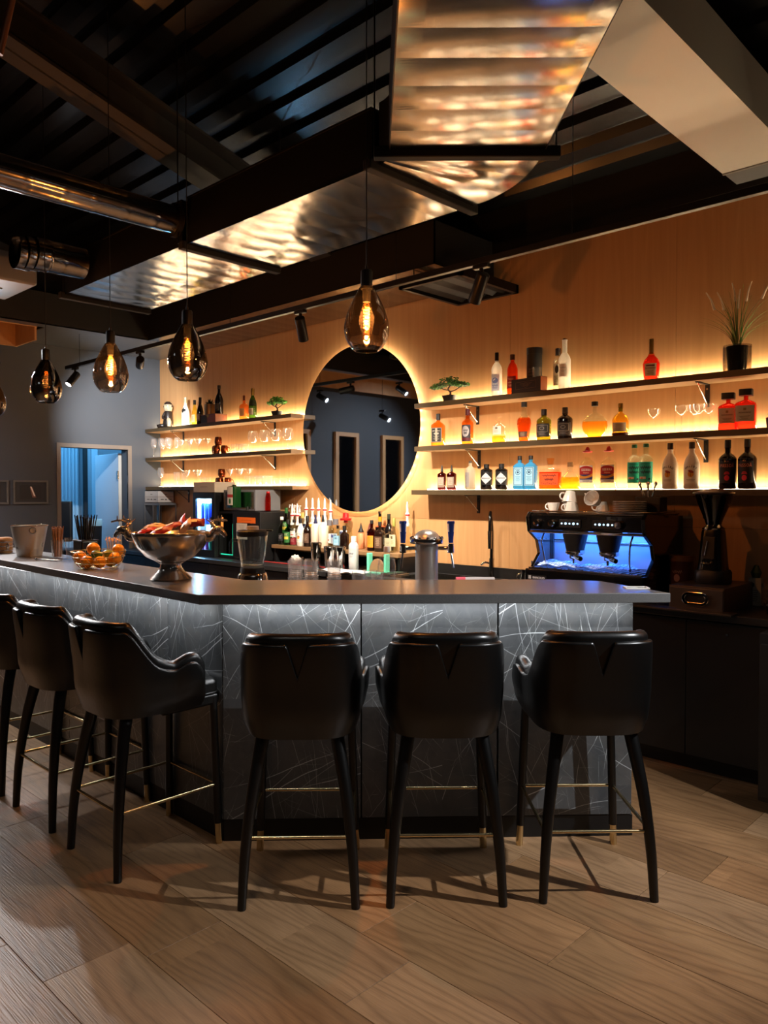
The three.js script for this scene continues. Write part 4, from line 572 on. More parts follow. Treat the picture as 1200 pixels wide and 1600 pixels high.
bottle('wine_bottle', 'pale yellow wine bottle with a dark cap beside the sparkling wine', [-7.401, LT, 0.09], { ...champ, w: 0.07, h: 0.28, liq: liquid(0xf2eca0), cap: [gBlack, 0.05, 0.0155], lab: [labelTex('#d8cf9c', (x, w) => lines(x, w, 40, 6, '#8a8450', 14)), 0.12, 0.42, 0.8] }, G.left);
bottle('wine_bottle', 'black wine bottle with a small tan label left of the box', [-7.277, LT, 0.1], { ...champ, w: 0.074, h: 0.298, liq: Q.wineDark, cap: [gBlack, 0.06, 0.0155], lab: [LB.brown, 0.14, 0.4, 0.7] }, G.left);
{
  const b = thing('wooden_box', 'reddish wooden box on the left top shelf carrying a bottle and a pot', 'box', [-7.01, LT + 0.001, 0.1], 0);
  part('box_body', rb(0.27, 0.082, 0.15, 0, 0.041, 0, 0.003), std(0x7a3f22, 0.45), b); part('lid', rb(0.272, 0.01, 0.152, 0, 0.087, 0, 0.003), std(0x5a2c18, 0.45), b); part('clasp', bb(-0.015, 0.015, 0.06, 0.085, 0.0755, 0.079), M.brass, b); part('front_panel', bb(-0.134, -0.02, 0.004, 0.08, 0.0752, 0.077), std(0x1a0f0b, 0.5), b);
  const p = thing('succulent_pot', 'mottled copper pot with a dark spiky succulent on the wooden box', 'plant', [-7.09, LT + 0.094, 0.1]);
  part('pot', loft([[0, 0], [0.05, 0], [0.055, 0.05], [0.052, 0.115], [0.046, 0.115], [0.046, 0.1], [0, 0.1]], { n: 3, seg: 28 }), std(0x8a7050, 0.35, 0.7), p);
  for (let i = 0; i < 14; i++) { const a = i * 2.4, e = 0.35 + (i / 14) * 1.0, g = loft([[0.009, 0], [0.013, 0.025], [0.006, 0.055], [0, 0.075]], { seg: 8, dz: 0.4 }); part('leaf', at(at(g, 0, 0, 0, 1.4 - e, 0, 0), 0, 0.105, 0, 0, a, 0), std(0x1a2a1a, 0.5), p); }
}
bottle('champagne_bottle', 'tall black champagne bottle standing on the wooden box', [-6.915, LT + 0.094, 0.1], { ...champ, h: 0.3, liq: Q.wineDark, cap: [std(0x2a1f18, 0.4, 0.4), 0.04, 0.018], lab: [labelTex('#2a2a28', (x, w) => lines(x, w, 40, 6, '#8a8478', 14)), 0.1, 0.36, 0.8] }, G.left);
bottle('gin_bottle', 'peach pink bottle with a dark slim stopper', [-6.457, LT, 0.11], { w: 0.085, h: 0.247, n: 3, y1: 0.56, y2: 0.68, nr: 0.013, liq: Q.rose, cap: [std(0x5a2c1c, 0.5), 0.05, 0.012], lab: [labelTex('#ecc08a', (x, w) => lines(x, w, 40, 5, '#a8703a', 16)), 0.14, 0.46, 0.7] }, G.left);
bottle('champagne_bottle', 'green champagne bottle with a gold foil top', [-6.311, LT, 0.11], { ...champ, w: 0.08, h: 0.305, liq: Q.bottleGreen, cap: [M.brass, 0.07, 0.018], labs: [[labelTex('#cfc7a8', (x, w) => lines(x, w, 40, 6, '#6a6040', 14)), 0.12, 0.34, 0.8], [std(0x16240f, 0.4), 0.44, 0.62, 3.14]] }, G.left);
// ---------- glasses on the shelves ----------
const gw = clear(0xffffff, { ior: 1.8, transmission: 0.965 });
function glassKind(kind, h, w, first) {
  const t = thing(kind === 'tumbler' ? 'tumbler' : kind + '_glass', first.label, 'glass', first.pos, 0, first.group), R = w / 2, st = 0.0028;
  if (kind === 'tumbler') { part('bowl', loft([[0, 0.001], [R * 0.86, 0.001], [R, h], [R - 0.003, h], [R * 0.8, 0.012], [0, 0.012]], { seg: 20 }), gw, t); part('base', loft([[0, 0.0015], [R * 0.8, 0.0015], [R * 0.8, 0.011], [0, 0.011]], { seg: 20 }), gw, t); return t; }
  const bowl = kind === 'martini' ? [[st, 0.6], [R * 0.5, 0.8], [R, 1]] : kind === 'coupe' ? [[st, 0.62], [R * 0.4, 0.68], [R * 0.86, 0.8], [R, 1]] : kind === 'balloon' ? [[st, 0.44], [R * 0.6, 0.48], [R, 0.66], [R * 0.95, 0.82], [R * 0.78, 1]] : [[st, 0.46], [R * 0.7, 0.54], [R, 0.7], [R * 0.9, 0.86], [R * 0.78, 1]];
  part('bowl', loft([...bowl.map(([r, y]) => [r, y * h]), ...bowl.slice().reverse().map(([r, y]) => [Math.max(0, r - 0.0016), y * h + (r < 0.01 ? 0.003 : 0)])], { seg: 24, crease: 1.4 }), gw, t);
  part('stem', loft([[0, 0.001], [R * 0.66, 0.001], [R * 0.66, 0.003], [0.005, 0.008], [st, 0.02], [st, bowl[0][1] * h]], { seg: 20 }), gw, t); return t;
}
const ORD = ['leftmost', 'second from left', 'third from left', 'fourth from left', 'fifth from left', 'sixth from left', 'seventh from left'];
const row = (kind, h, w, xs, y, zs, label, group) => { let p; const rank = xs.map(x => xs.filter(q => q < x).length); xs.forEach((x, i) => { const pos = [x, y + 0.0005, Array.isArray(zs) ? zs[i % zs.length] : zs], l = xs.length > 1 ? `${label}, ${rank[i] === xs.length - 1 ? 'rightmost' : ORD[rank[i]]}` : label; if (!p) p = glassKind(kind, h, w, { label: l, group, pos }); else dup(p, pos, 0, l); }); };
row('wine', 0.222, 0.07, [-8.2, -8.1, -8.03, -7.96, -7.88, -7.8], LM, [0.14, 0.07], 'stemmed wine glass in the cluster on the middle left shelf', 'wine glasses at the left end of the middle left shelf');
row('martini', 0.178, 0.1, [-7.62, -7.53, -7.44, -7.36, -7.27, -7.18], LM, [0.13, 0.07], 'wide martini glass left of the middle shelf copper mugs', 'martini glasses on the middle left shelf');
row('tumbler', 0.09, 0.066, [-6.58, -6.5, -6.42, -6.56, -6.46], LM, [0.15, 0.15, 0.15, 0.07, 0.07], 'low tumbler between the copper mugs and balloon glasses', 'tumblers on the middle left shelf');
row('balloon', 0.212, 0.112, [-6.32, -6.13, -5.95, -5.77], LM, 0.1, 'large balloon glass on the middle left shelf beside the mirror', 'balloon glasses beside the mirror');
row('wine', 0.222, 0.08, [-8.08], LL, 0.12, 'single stemmed wine glass at the left end of the lowest left shelf', 'wine glass on the lowest left shelf');
row('tumbler', 0.165, 0.075, [-7.73, -7.63], LL, [0.12, 0.08], 'tall straight clear glass on the lowest left shelf', 'tall glasses on the lowest left shelf');
row('martini', 0.178, 0.106, [-7.5, -7.27, -7.39], LL, [0.13, 0.13, 0.07], 'lowest shelf martini glass left of the copper mugs', 'martini glasses left of the copper mugs');
row('tumbler', 0.1, 0.074, [-7.19, -7.1], LL, 0.13, 'clear tumbler on the lowest left shelf just left of the copper mugs', 'tumblers left of the copper mugs');
row('martini', 0.178, 0.098, [-6.69, -6.6, -6.51, -6.42], LL, [0.12, 0.08], 'lowest shelf martini glass right of the copper mugs', 'martini glasses right of the copper mugs');
row('tumbler', 0.1, 0.076, [-6.34, -6.25, -6.16, -6.07, -6.3, -6.2, -6.1], LL, [0.15, 0.15, 0.15, 0.15, 0.06, 0.06, 0.06], 'clear tumbler in the packed row on the lowest left shelf', 'tumblers packed at the right of the lowest left shelf');
row('tumbler', 0.073, 0.08, [-5.98, -5.89, -5.8, -5.7], LL, 0.12, 'low wide tumbler at the right end of the lowest left shelf', 'low tumblers at the right end of the lowest left shelf');
row('coupe', 0.162, 0.084, [-2.126], RM, 0.12, 'single small coupe glass standing alone on the middle right shelf', 'single coupe glass');
row('coupe', 0.168, 0.088, [-1.945, -1.885, -1.835, -1.8], RM, [0.13, 0.07], 'small coupe glass in the four beside the square red bottles', 'four coupe glasses on the middle right shelf');
// copper mugs stacked in pyramids
function mugs(y, x0, where, group) {
  let p; for (const [dx, dy, dz, q] of [[-0.083, 0, 0.09, 'bottom left in'], [0.0, 0, 0.13, 'bottom middle of'], [0.083, 0, 0.09, 'bottom right in'], [0.0, 0.092, 0.11, 'topping']]) {
    const pos = [x0 + dx, y + 0.001 + dy, dz], lab = `hammered copper mug ${q} the small pyramid on the ${where} left shelf`;
    if (!p) { p = thing('copper_mug', lab, 'mug', pos, 0, group); part('cup', loft([[0, 0], [0.032, 0], [0.039, 0.03], [0.037, 0.07], [0.031, 0.09], [0.029, 0.09], [0.034, 0.03], [0, 0.006]], { seg: 24, crease: 1 }), M.copper, p); part('handle', new THREE.TorusGeometry(0.024, 0.004, 8, 16, 3.3).rotateZ(-1.6).translate(0.036, 0.047, 0), M.copper, p); }
    else dup(p, pos, dx * 8, lab, group);
  }
}
mugs(LM, -6.92, 'middle', 'copper mugs on the middle left shelf'); mugs(LL, -6.86, 'lowest', 'copper mugs on the lowest left shelf');

// ---------- back counter along the wood wall ----------
{
  const t = thing('back_counter', 'long black back counter with grey worktop along the wood wall', 'counter');
  part('worktop', [rb(4.29, 0.04, 0.6, -6.135, 0.88, 0.305, 0.004), rb(1.89, 0.04, 0.6, -2.205, 0.88, 0.305, 0.004), bx(0.84, 0.04, 0.1, -3.57, 0.88, 0.055), bx(0.84, 0.04, 0.1, -3.57, 0.88, 0.555)], std(0x2c2d2f, 0.35), t);
  part('upstand', bb(-8.28, -1.26, 0.9, 0.98, 0.002, 0.02), M.black, t);
  for (const [a, b] of [[-8.28, -7.6], [-7.6, -7.0], [-7.0, -6.4], [-6.4, -5.8], [-5.8, -5.2], [-5.2, -4.6], [-4.6, -4.0], [-4.0, -3.4], [-3.4, -2.8], [-2.8, -2.2], [-2.2, -1.72], [-1.72, -1.262]]) { const d = part('cabinet_door', rb(b - a - 0.004, 0.75, 0.02, (a + b) / 2, 0.475, 0.57, 0.002, 1), M.cabinet, t); if (b > -2.3) part('lock', at(cyl(0.006, 0.006, 0.004), a + 0.06 + (b > -1.5 ? 0.16 : 0), 0.79, 0.58, Math.PI / 2), M.steel, d); }
  part('cabinet_body', [bb(-8.28, -4.0, 0.1, 0.86, 0.004, 0.558), bb(-3.14, -1.26, 0.1, 0.86, 0.004, 0.558), bb(-4.0, -3.14, 0.1, 0.7, 0.004, 0.558)], M.black, t); part('toe_kick', bb(-8.28, -1.26, 0, 0.1, 0.004, 0.5), M.black, t);
  const s = part('sink_bowl', [bb(-3.99, -3.15, 0.7, 0.71, 0.105, 0.505), bb(-3.99, -3.98, 0.71, 0.9, 0.105, 0.505), bb(-3.16, -3.15, 0.71, 0.9, 0.105, 0.505), bb(-3.98, -3.16, 0.71, 0.9, 0.105, 0.115), bb(-3.98, -3.16, 0.71, 0.9, 0.495, 0.505)], M.steel, t); part('sink_rim', [bb(-4.0, -3.14, 0.9, 0.904, 0.08, 0.115), bb(-4.0, -3.14, 0.9, 0.904, 0.495, 0.52), bb(-4.0, -3.97, 0.9, 0.904, 0.115, 0.495), bb(-3.17, -3.14, 0.9, 0.904, 0.115, 0.495)], M.steel, s);
  const c = thing('black_cabinet', 'black cabinet unit at the right photo edge, standing forward of the counter', 'cabinet', [-0.75, 0, 0.42]);
  part('body', rb(1.0, 0.82, 0.84, 0, 0.46, 0.015, 0.004), M.cabinet, c); part('foot', bx(0.9, 0.05, 0.7, 0, 0.025, 0.0), M.black, c); part('door', rb(0.98, 0.74, 0.018, 0, 0.45, 0.445, 0.003), M.cabinet, c); part('door_knob', ball(0.008, -0.42, 0.62, 0.458), M.steel, c);
}
// faucet
{
  const t = thing('faucet', 'black and chrome gooseneck tap standing at the sink', 'tap', [-3.41, 0.9, 0.06]);
  part('tap_body', [cyl(0.026, 0.026, 0.012), cyl(0.02, 0.018, 0.14, 0, 0.012)], M.darkChrome, t); part('lever', tube([[-0.0, 0.11, 0.0], [-0.05, 0.12, 0.01], [-0.09, 0.1, 0.01]], 0.009, 0.008), M.chrome, t);
  part('gooseneck', tube([[0, 0.15, 0], [0, 0.4, 0], [0.012, 0.475, 0.03], [0.04, 0.5, 0.07], [0.066, 0.47, 0.11], [0.075, 0.4, 0.125], [0.075, 0.36, 0.125]], 0.0125, 0.0125, 48, 12), M.blackGloss, t); part('spray_head', cyl(0.013, 0.017, 0.13, 0.075, 0.235, 0.125), M.darkChrome, t);
}
// draining rack and bar mats
{
  const t = thing('draining_rack', 'ridged steel draining rack on the counter left of the sink', 'rack', [-4.065, 0.9005, 0.43]);
  part('tray', rb(0.12, 0.014, 0.22, 0, 0.008, 0, 0.003), M.steel, t); for (let i = 0; i < 6; i++) part('ridge', rod([-0.055, 0.02, -0.09 + i * 0.036], [0.055, 0.02, -0.09 + i * 0.036], 0.007, 8), M.steel, t);
  const r = thing('bottle_riser', 'wooden bottle riser shelf on the back counter below the mirror', 'riser shelf', [-4.93, 0.9, 0.18]);
  part('board', rb(1.62, 0.032, 0.29, 0, 0.144, 0, 0.003), M.shelf, r); for (const x of [-0.79, 0, 0.79]) part('support', bb(x - 0.012, x + 0.012, 0.001, 0.128, -0.12, 0.12), M.black, r);
  solo('red_bar_mat', rb(1.3, 0.006, 0.03, 0, 0.004, 0, 0.002), std(0xb83a38, 0.5), 'narrow red rubber strip lying in front of the riser', 'mat', null, [-5.15, 0.9005, 0.39]);
}
// beer tower on the inner ledge
{
  const t = thing('beer_tower', 'round stainless steel beer tower with two blue glass tap handles', 'beer tap', [-2.73, 1.0, 1.6], Math.PI / 4);
  part('column', cyl(0.062, 0.062, 0.27, 0, 0.0005, 0, 48), M.steelSoft, t); part('base_plate', loft([[0, 0], [0.085, 0], [0.085, 0.008], [0.063, 0.012]], { seg: 40 }), M.steel, t);
  part('collar', loft([[0.06, 0.268], [0.088, 0.27], [0.092, 0.285], [0.088, 0.298], [0.06, 0.3]], { seg: 48 }), M.chrome, t);
  part('dome', loft([[0.07, 0.298], [0.064, 0.318], [0.044, 0.336], [0.018, 0.345], [0, 0.347]], { seg: 40, crease: 2 }), M.steelSoft, t);
  for (let i = 0; i < 12; i++) { const a = i * Math.PI / 6; part('bolt', at(ball(0.0095, 0, 0, 0, 8), Math.sin(a) * 0.083, 0.3, Math.cos(a) * 0.083), M.chrome, t); }
  const blue = canvasTex(128, 128, (x, w, h) => { x.fillStyle = '#2244a8'; x.fillRect(0, 0, w, h); x.fillStyle = '#c8d4e8'; x.fillRect(0, 0, w, 8); for (const k of [16, 80]) { x.fillStyle = '#e8e4e0'; x.beginPath(); x.arc(k + 16, 34, 12, 0, 5); x.fill(); x.fillStyle = '#c03a34'; x.beginPath(); x.arc(k + 20, 36, 5, 0, 7); x.fill(); x.fillStyle = '#dfe6f0'; x.fillRect(k, 54, 34, 12); } });
  for (const s of [-1, 1]) {
    part('tap_arm', [rod([s * 0.06, 0.245, 0], [s * 0.135, 0.245, 0.02], 0.011, 12), at(cyl(0.018, 0.015, 0.05, 0, -0.03), s * 0.13, 0.25, 0.02), rod([s * 0.13, 0.23, 0.02], [s * 0.142, 0.14, 0.045], 0.006, 10)], M.chrome, t);
    part('tap_handle', at(loft([[0, 0.27], [0.013, 0.27], [0.014, 0.29], [0.021, 0.385], [0.02, 0.388], [0, 0.386]], { seg: 24 }), s * 0.13, 0.005, 0.02), std(0xffffff, 0.25, 0, { map: blue }), t);
  }
}
// tumblers, blender and bottle on the inner ledge behind the bar top
{
  const g = 'tumblers behind the bar top', y = 1.001; let p;
  const stacks = [[-3.225, 2.12], [-3.163, 2.06], [-3.075, 1.97], [-3.30, 2.05], [-3.235, 1.99], [-3.145, 1.90], [-3.37, 1.985]];
  stacks.forEach(([x, z], i) => { for (let k = 0; k < 2; k++) { const pos = [x, y + k * 0.09, z], w = ['front left', 'front middle', 'front right', 'back left', 'back middle', 'back right', 'rearmost'][i], l = `clear tumbler ${k ? 'on top' : 'at the bottom'} of the ${w} two-high stack behind the bar top`; if (!p) p = glassKind('tumbler', 0.088, 0.078, { label: l, group: g, pos }); else dup(p, pos, 0, l, k ? 'upper stacked tumblers behind the bar top' : g); } });
  for (const [x, z, w] of [[-2.985, 1.87, 'left'], [-2.915, 1.8, 'middle'], [-2.995, 1.77, 'rear']]) dup(p, [x, y, z], 0, `single tumbler right of the stacks behind the bar top, the ${w} one`, 'single tumblers behind the bar top').scale.set(1, 1.35, 1);
  const t = thing('blender', 'glass jug blender with a black lid and base behind the bar top', 'blender', [-3.4, 1.0, 2.27], Math.PI / 4);
  part('motor_base', loft([[0, 0.001], [0.085, 0.001], [0.088, 0.02], [0.078, 0.1], [0.07, 0.112], [0, 0.112]], { n: 3, seg: 32 }), M.darkChrome, t); part('collar', loft([[0.062, 0.11], [0.066, 0.12], [0.064, 0.142], [0, 0.144]], { seg: 32 }), M.black, t);
  part('jug', loft([[0.056, 0.144], [0.06, 0.15], [0.076, 0.27], [0.08, 0.315], [0.077, 0.315], [0.073, 0.27], [0.057, 0.155], [0, 0.15]], { n: 2.6, seg: 40 }), clear(0xf2f8fa, { ior: 1.6 }), t); part('jug_handle', tube([[-0.076, 0.29, 0], [-0.115, 0.285, 0], [-0.118, 0.24, 0], [-0.112, 0.2, 0], [-0.066, 0.185, 0]], 0.008), clear(0xdfeaf0, { ior: 1.6 }), t);
  for (let i = 0; i < 8; i++) { const a = i * Math.PI / 4 + 0.3; part('jug_rib', rod([Math.sin(a) * 0.058, 0.16, Math.cos(a) * 0.058], [Math.sin(a) * 0.076, 0.3, Math.cos(a) * 0.076], 0.0035, 6), clear(0xffffff, { ior: 1.6 }), t); }
  part('lid', loft([[0, 0.31], [0.074, 0.31], [0.082, 0.316], [0.084, 0.338], [0.076, 0.345], [0, 0.346]], { n: 2.6, seg: 32 }), M.black, t); part('lid_cap', cyl(0.036, 0.034, 0.02, 0, 0.346, 0, 24), std(0xb8b4b0, 0.3), t); part('spout_lip', at(rb(0.05, 0.008, 0.04), 0.085, 0.342, 0), M.black, t);
  part('blade', [at(bx(0.05, 0.003, 0.012), 0, 0.165, 0, 0, 0.4, 0.3), at(bx(0.05, 0.003, 0.012), 0, 0.165, 0, 0, 2, -0.3)], M.steel, t);
  bottle('water_bottle', 'clear plastic bottle with a white cap left of the steel beer tower', [-2.84, 1.0, 1.8], { w: 0.098, h: 0.258, prof: [[0.9, 0], [0.96, 0.02], [0.92, 0.1], [0.86, 0.16], [0.92, 0.22], [1, 0.4], [1, 0.58], [0.86, 0.74], [0.5, 0.84], [0.3, 0.88], [0.3, 0.93], [0, 0.93]], nr: 0.014, fill: 0, liq: Q.clear, glass: gw, cap: [M.white, 0.03, 0.0165] });
}
// ---------- things on the bar top ----------
{
  const b = thing('ice_bucket', 'tapered steel ice bucket with black lettering at the left end of the bar', 'bucket', [-5.42, 1.111, 2.66], 1.2);
  const w = canvasTex(512, 128, (x, W, h) => { x.fillStyle = '#c4c0b8'; x.fillRect(0, 0, W, h); x.textAlign = 'center'; txt(x, 'no.', 120, '#1b1a1a', 40, 'sans-serif', 66); txt(x, 'C', 100, '#1b1a1a', 56, 'serif', 452); });
  part('pail', loft([[0, 0], [0.078, 0], [0.08, 0.004], [0.118, 0.21], [0.114, 0.21], [0.076, 0.01], [0, 0.01]], { seg: 48 }), std(0xc4c0b8, 0.4, 0.55), b);
  part('lettering', loft([[0.0885, 0.048], [0.104, 0.13]], { a0: -1.35, a1: 1.35, seg: 30, lift: 0.0008, crease: 0 }), std(0xffffff, 0.4, 0.55, { map: w }), b);
  part('rim', new THREE.TorusGeometry(0.117, 0.004, 8, 48).rotateX(Math.PI / 2).translate(0, 0.21, 0), M.chrome, b); part('ring_handle', [new THREE.TorusGeometry(0.02, 0.004, 8, 20).translate(0.02, 0.18, 0.117), new THREE.TorusGeometry(0.02, 0.004, 8, 20).translate(-0.02, 0.18, -0.117)], M.chrome, b);
  const s = thing('straw_glass', 'glass full of tan wooden stirrers beside the ice bucket', 'straw glass', [-5.11, 1.111, 2.6]);
  part('glass', loft([[0, 0], [0.034, 0], [0.042, 0.12], [0.04, 0.12], [0.032, 0.008], [0, 0.008]], { seg: 28 }), gw, s);
  for (let i = 0; i < 26; i++) { const a = i * 2.4, r = 0.028 * Math.sqrt(i / 26), k = 1.45; part('stirrer', rod([Math.cos(a) * r * 0.8, 0.01, Math.sin(a) * r * 0.8], [Math.cos(a) * r * k, 0.2 + (i % 3) * 0.006, Math.sin(a) * r * k], 0.0035, 6), std([0x9a6a44, 0xb58862, 0x7d5334][i % 3], 0.6), s); }
  const k = thing('black_straw_holder', 'black holder with a fan of black drinking straws on the bar', 'straw holder', [-4.78, 1.111, 2.56]);
  part('holder', rb(0.13, 0.13, 0.11, 0, 0.066, 0, 0.01), M.blackGloss, k); part('holder_rim', rb(0.136, 0.008, 0.116, 0, 0.131, 0, 0.003), M.black, k);
  for (let i = 0; i < 34; i++) { const a = i * 2.4, r = 0.045 * Math.sqrt(i / 34); part('straw', rod([Math.cos(a) * r * 0.7, 0.05, Math.sin(a) * r * 0.6], [Math.cos(a) * r * 2.1, 0.27 + (i % 4) * 0.008, Math.sin(a) * r * 1.5], 0.0035, 6), M.blackGloss, k); }
  const c = thing('cut_glass', 'cut crystal glass standing between the stirrers and the black straws', 'glass', [-4.97, 1.111, 2.57]);
  part('bowl', grid(48, 5, (u, v) => { const a = u * 6.2832, r = 0.026 + 0.012 * v + 0.0018 * Math.cos(a * 16 + v * 9); return [Math.sin(a) * r, 0.001 + v * 0.14, Math.cos(a) * r]; }), gw, c); part('base', cyl(0.027, 0.026, 0.012, 0, 0.001), gw, c);
  const gj = thing('jar_stack', 'short steel and tan jar at the far left edge of the bar', 'jar', [-5.84, 1.111, 2.68]);
  part('jar', loft([[0, 0], [0.06, 0], [0.062, 0.02], [0.062, 0.1], [0.05, 0.112], [0, 0.114]], { seg: 32 }), std(0xa47c50, 0.35, 0.3), gj); for (const y of [0.02, 0.05, 0.08]) part('band', new THREE.TorusGeometry(0.062, 0.004, 8, 40).rotateX(Math.PI / 2).translate(0, y, 0), M.chrome, gj); part('handle', new THREE.TorusGeometry(0.02, 0.005, 8, 16).translate(0.078, 0.05, 0), M.chrome, gj);
  const tg = thing('serving_tongs', 'steel tongs lying before the straw glass', 'tongs', [-4.93, 1.113, 2.74], 0.35);
  part('arm', [rod([-0.1, 0.008, 0], [0.1, 0.004, 0.02], 0.004), rod([-0.1, 0.008, 0], [0.1, 0.004, -0.015], 0.004)], M.steel, tg); part('pivot', ball(0.009, -0.1, 0.008, 0, 10), M.steel, tg);
}
{ // fruit basket
  const X = -4.25, Y = 1.111, Z = 2.73, w = thing('wire_basket', 'brass wire basket holding oranges and limes on the bar', 'basket', [X, Y, Z]);
  const ring = (r, y) => new THREE.TorusGeometry(r, 0.0025, 6, 48).rotateX(Math.PI / 2).translate(0, y, 0);
  for (const [r, y] of [[0.1, 0.004], [0.128, 0.035], [0.142, 0.07], [0.15, 0.1]]) part('ring_wire', ring(r, y), M.gold, w);
  for (let i = 0; i < 18; i++) { const a = i * Math.PI / 9, c = Math.cos(a), s = Math.sin(a), d = a + 0.3; part('side_wire', tube([[c * 0.1, 0.004, s * 0.1], [Math.cos(a + 0.12) * 0.13, 0.04, Math.sin(a + 0.12) * 0.13], [Math.cos(d) * 0.15, 0.1, Math.sin(d) * 0.15]], 0.0018, 0.0018, 8, 5), M.gold, w); }
  for (let i = -2; i <= 2; i++) part('floor_wire', rod([-Math.sqrt(0.01 - (i * 0.04) ** 2), 0.003, i * 0.04], [Math.sqrt(0.01 - (i * 0.04) ** 2), 0.003, i * 0.04], 0.0018, 5), M.gold, w);
  const peel = dataTex(64, 64, () => { const g = 128 + rr(-60, 60); return [g, g, g]; }, false), om = std(0xe89a14, 0.4, 0, { bumpMap: peel, bumpScale: 0.0012 }), lem = std(0xd9a81c, 0.4, 0, { bumpMap: peel, bumpScale: 0.001 }), lm = std(0x4a6a1c, 0.4, 0, { bumpMap: peel, bumpScale: 0.001 });
  // local offsets; the camera looks from (+x, +z)
  const fruit = (kind, dx, dy, dz, r, label, mat) => { const t = thing(kind, label, kind, [X + dx, Y + dy, Z + dz], dx * 20); const el = kind === 'orange' ? 1 : 1.25, g = loft(Array.from({ length: 15 }, (_, i) => { const a = -Math.PI / 2 + i / 14 * Math.PI; return [Math.cos(a) * r, Math.sin(a) * r * el, 2]; }), { seg: 24, crease: 3 }); part('peel', kind === 'orange' ? g : at(g, 0, 0, 0, 0, 0, 1.3), mat, t); part('stem_end', at(cyl(0.004, 0.003, 0.003), 0, r - 0.001, 0), std(0x5a6a30, 0.7), t); };
  const u = (k, d) => [k * 0.72 + d * 0.69, -k * 0.69 + d * 0.72]; // k right, d towards the camera
  const F = (kind, k, y, d, r, label, mat) => { const [dx, dz] = u(k, d); fruit(kind, dx, y, dz, r, label, mat); };
  F('orange', -0.1, 0.066, 0.02, 0.036, 'orange at the left rim of the wire basket', om); F('orange', -0.03, 0.112, 0.0, 0.037, 'topmost orange on the wire basket', om); F('orange', -0.045, 0.042, 0.06, 0.036, 'orange low at the front left of the basket', om); F('orange', 0.034, 0.042, 0.075, 0.034, 'orange low at the front of the basket, right of the dark lime', om); F('orange', 0.105, 0.06, 0.03, 0.036, 'orange at the right side of the basket', om); F('orange', 0.1, 0.104, -0.04, 0.034, 'orange topping the right back of the basket', om);
  F('lime', 0.012, 0.083, 0.062, 0.026, 'dark green lime in the middle of the fruit basket', lm); F('lime', 0.065, 0.082, 0.02, 0.027, 'light green lime right of the dark lime', std(0x7a8a2c, 0.4)); F('lemon', -0.09, 0.03, -0.03, 0.028, 'shaded lemon deep at the left of the basket', lem); F('lemon', 0.0, 0.045, -0.05, 0.03, 'lemon hidden deep at the back of the basket', lem); F('lemon', 0.06, 0.035, -0.02, 0.028, 'lemon lying under the light green lime', lem);
  const p = thing('cocktail_picks', 'bundle of frilled cocktail picks standing behind the oranges', 'cocktail picks', [X - 0.14, Y, Z - 0.16]);
  part('cup', loft([[0, 0], [0.03, 0], [0.036, 0.09], [0.033, 0.09], [0.028, 0.006], [0, 0.006]], { seg: 24 }), gw, p);
  for (let i = 0; i < 22; i++) { const a = i * 2.4, r = 0.02 * Math.sqrt(i / 22), e = [Math.cos(a) * r * 2.4, 0.15 + (i % 3) * 0.008, Math.sin(a) * r * 2.4], q = part('pick', rod([Math.cos(a) * r, 0.01, Math.sin(a) * r], e, 0.0015, 5), std(0xc8a878, 0.7), p); part('frill', at(new THREE.ConeGeometry(0.006, 0.014, 6), ...e), std(i % 2 ? 0xd8b0a0 : 0xc9a27a, 0.6), q); }
}
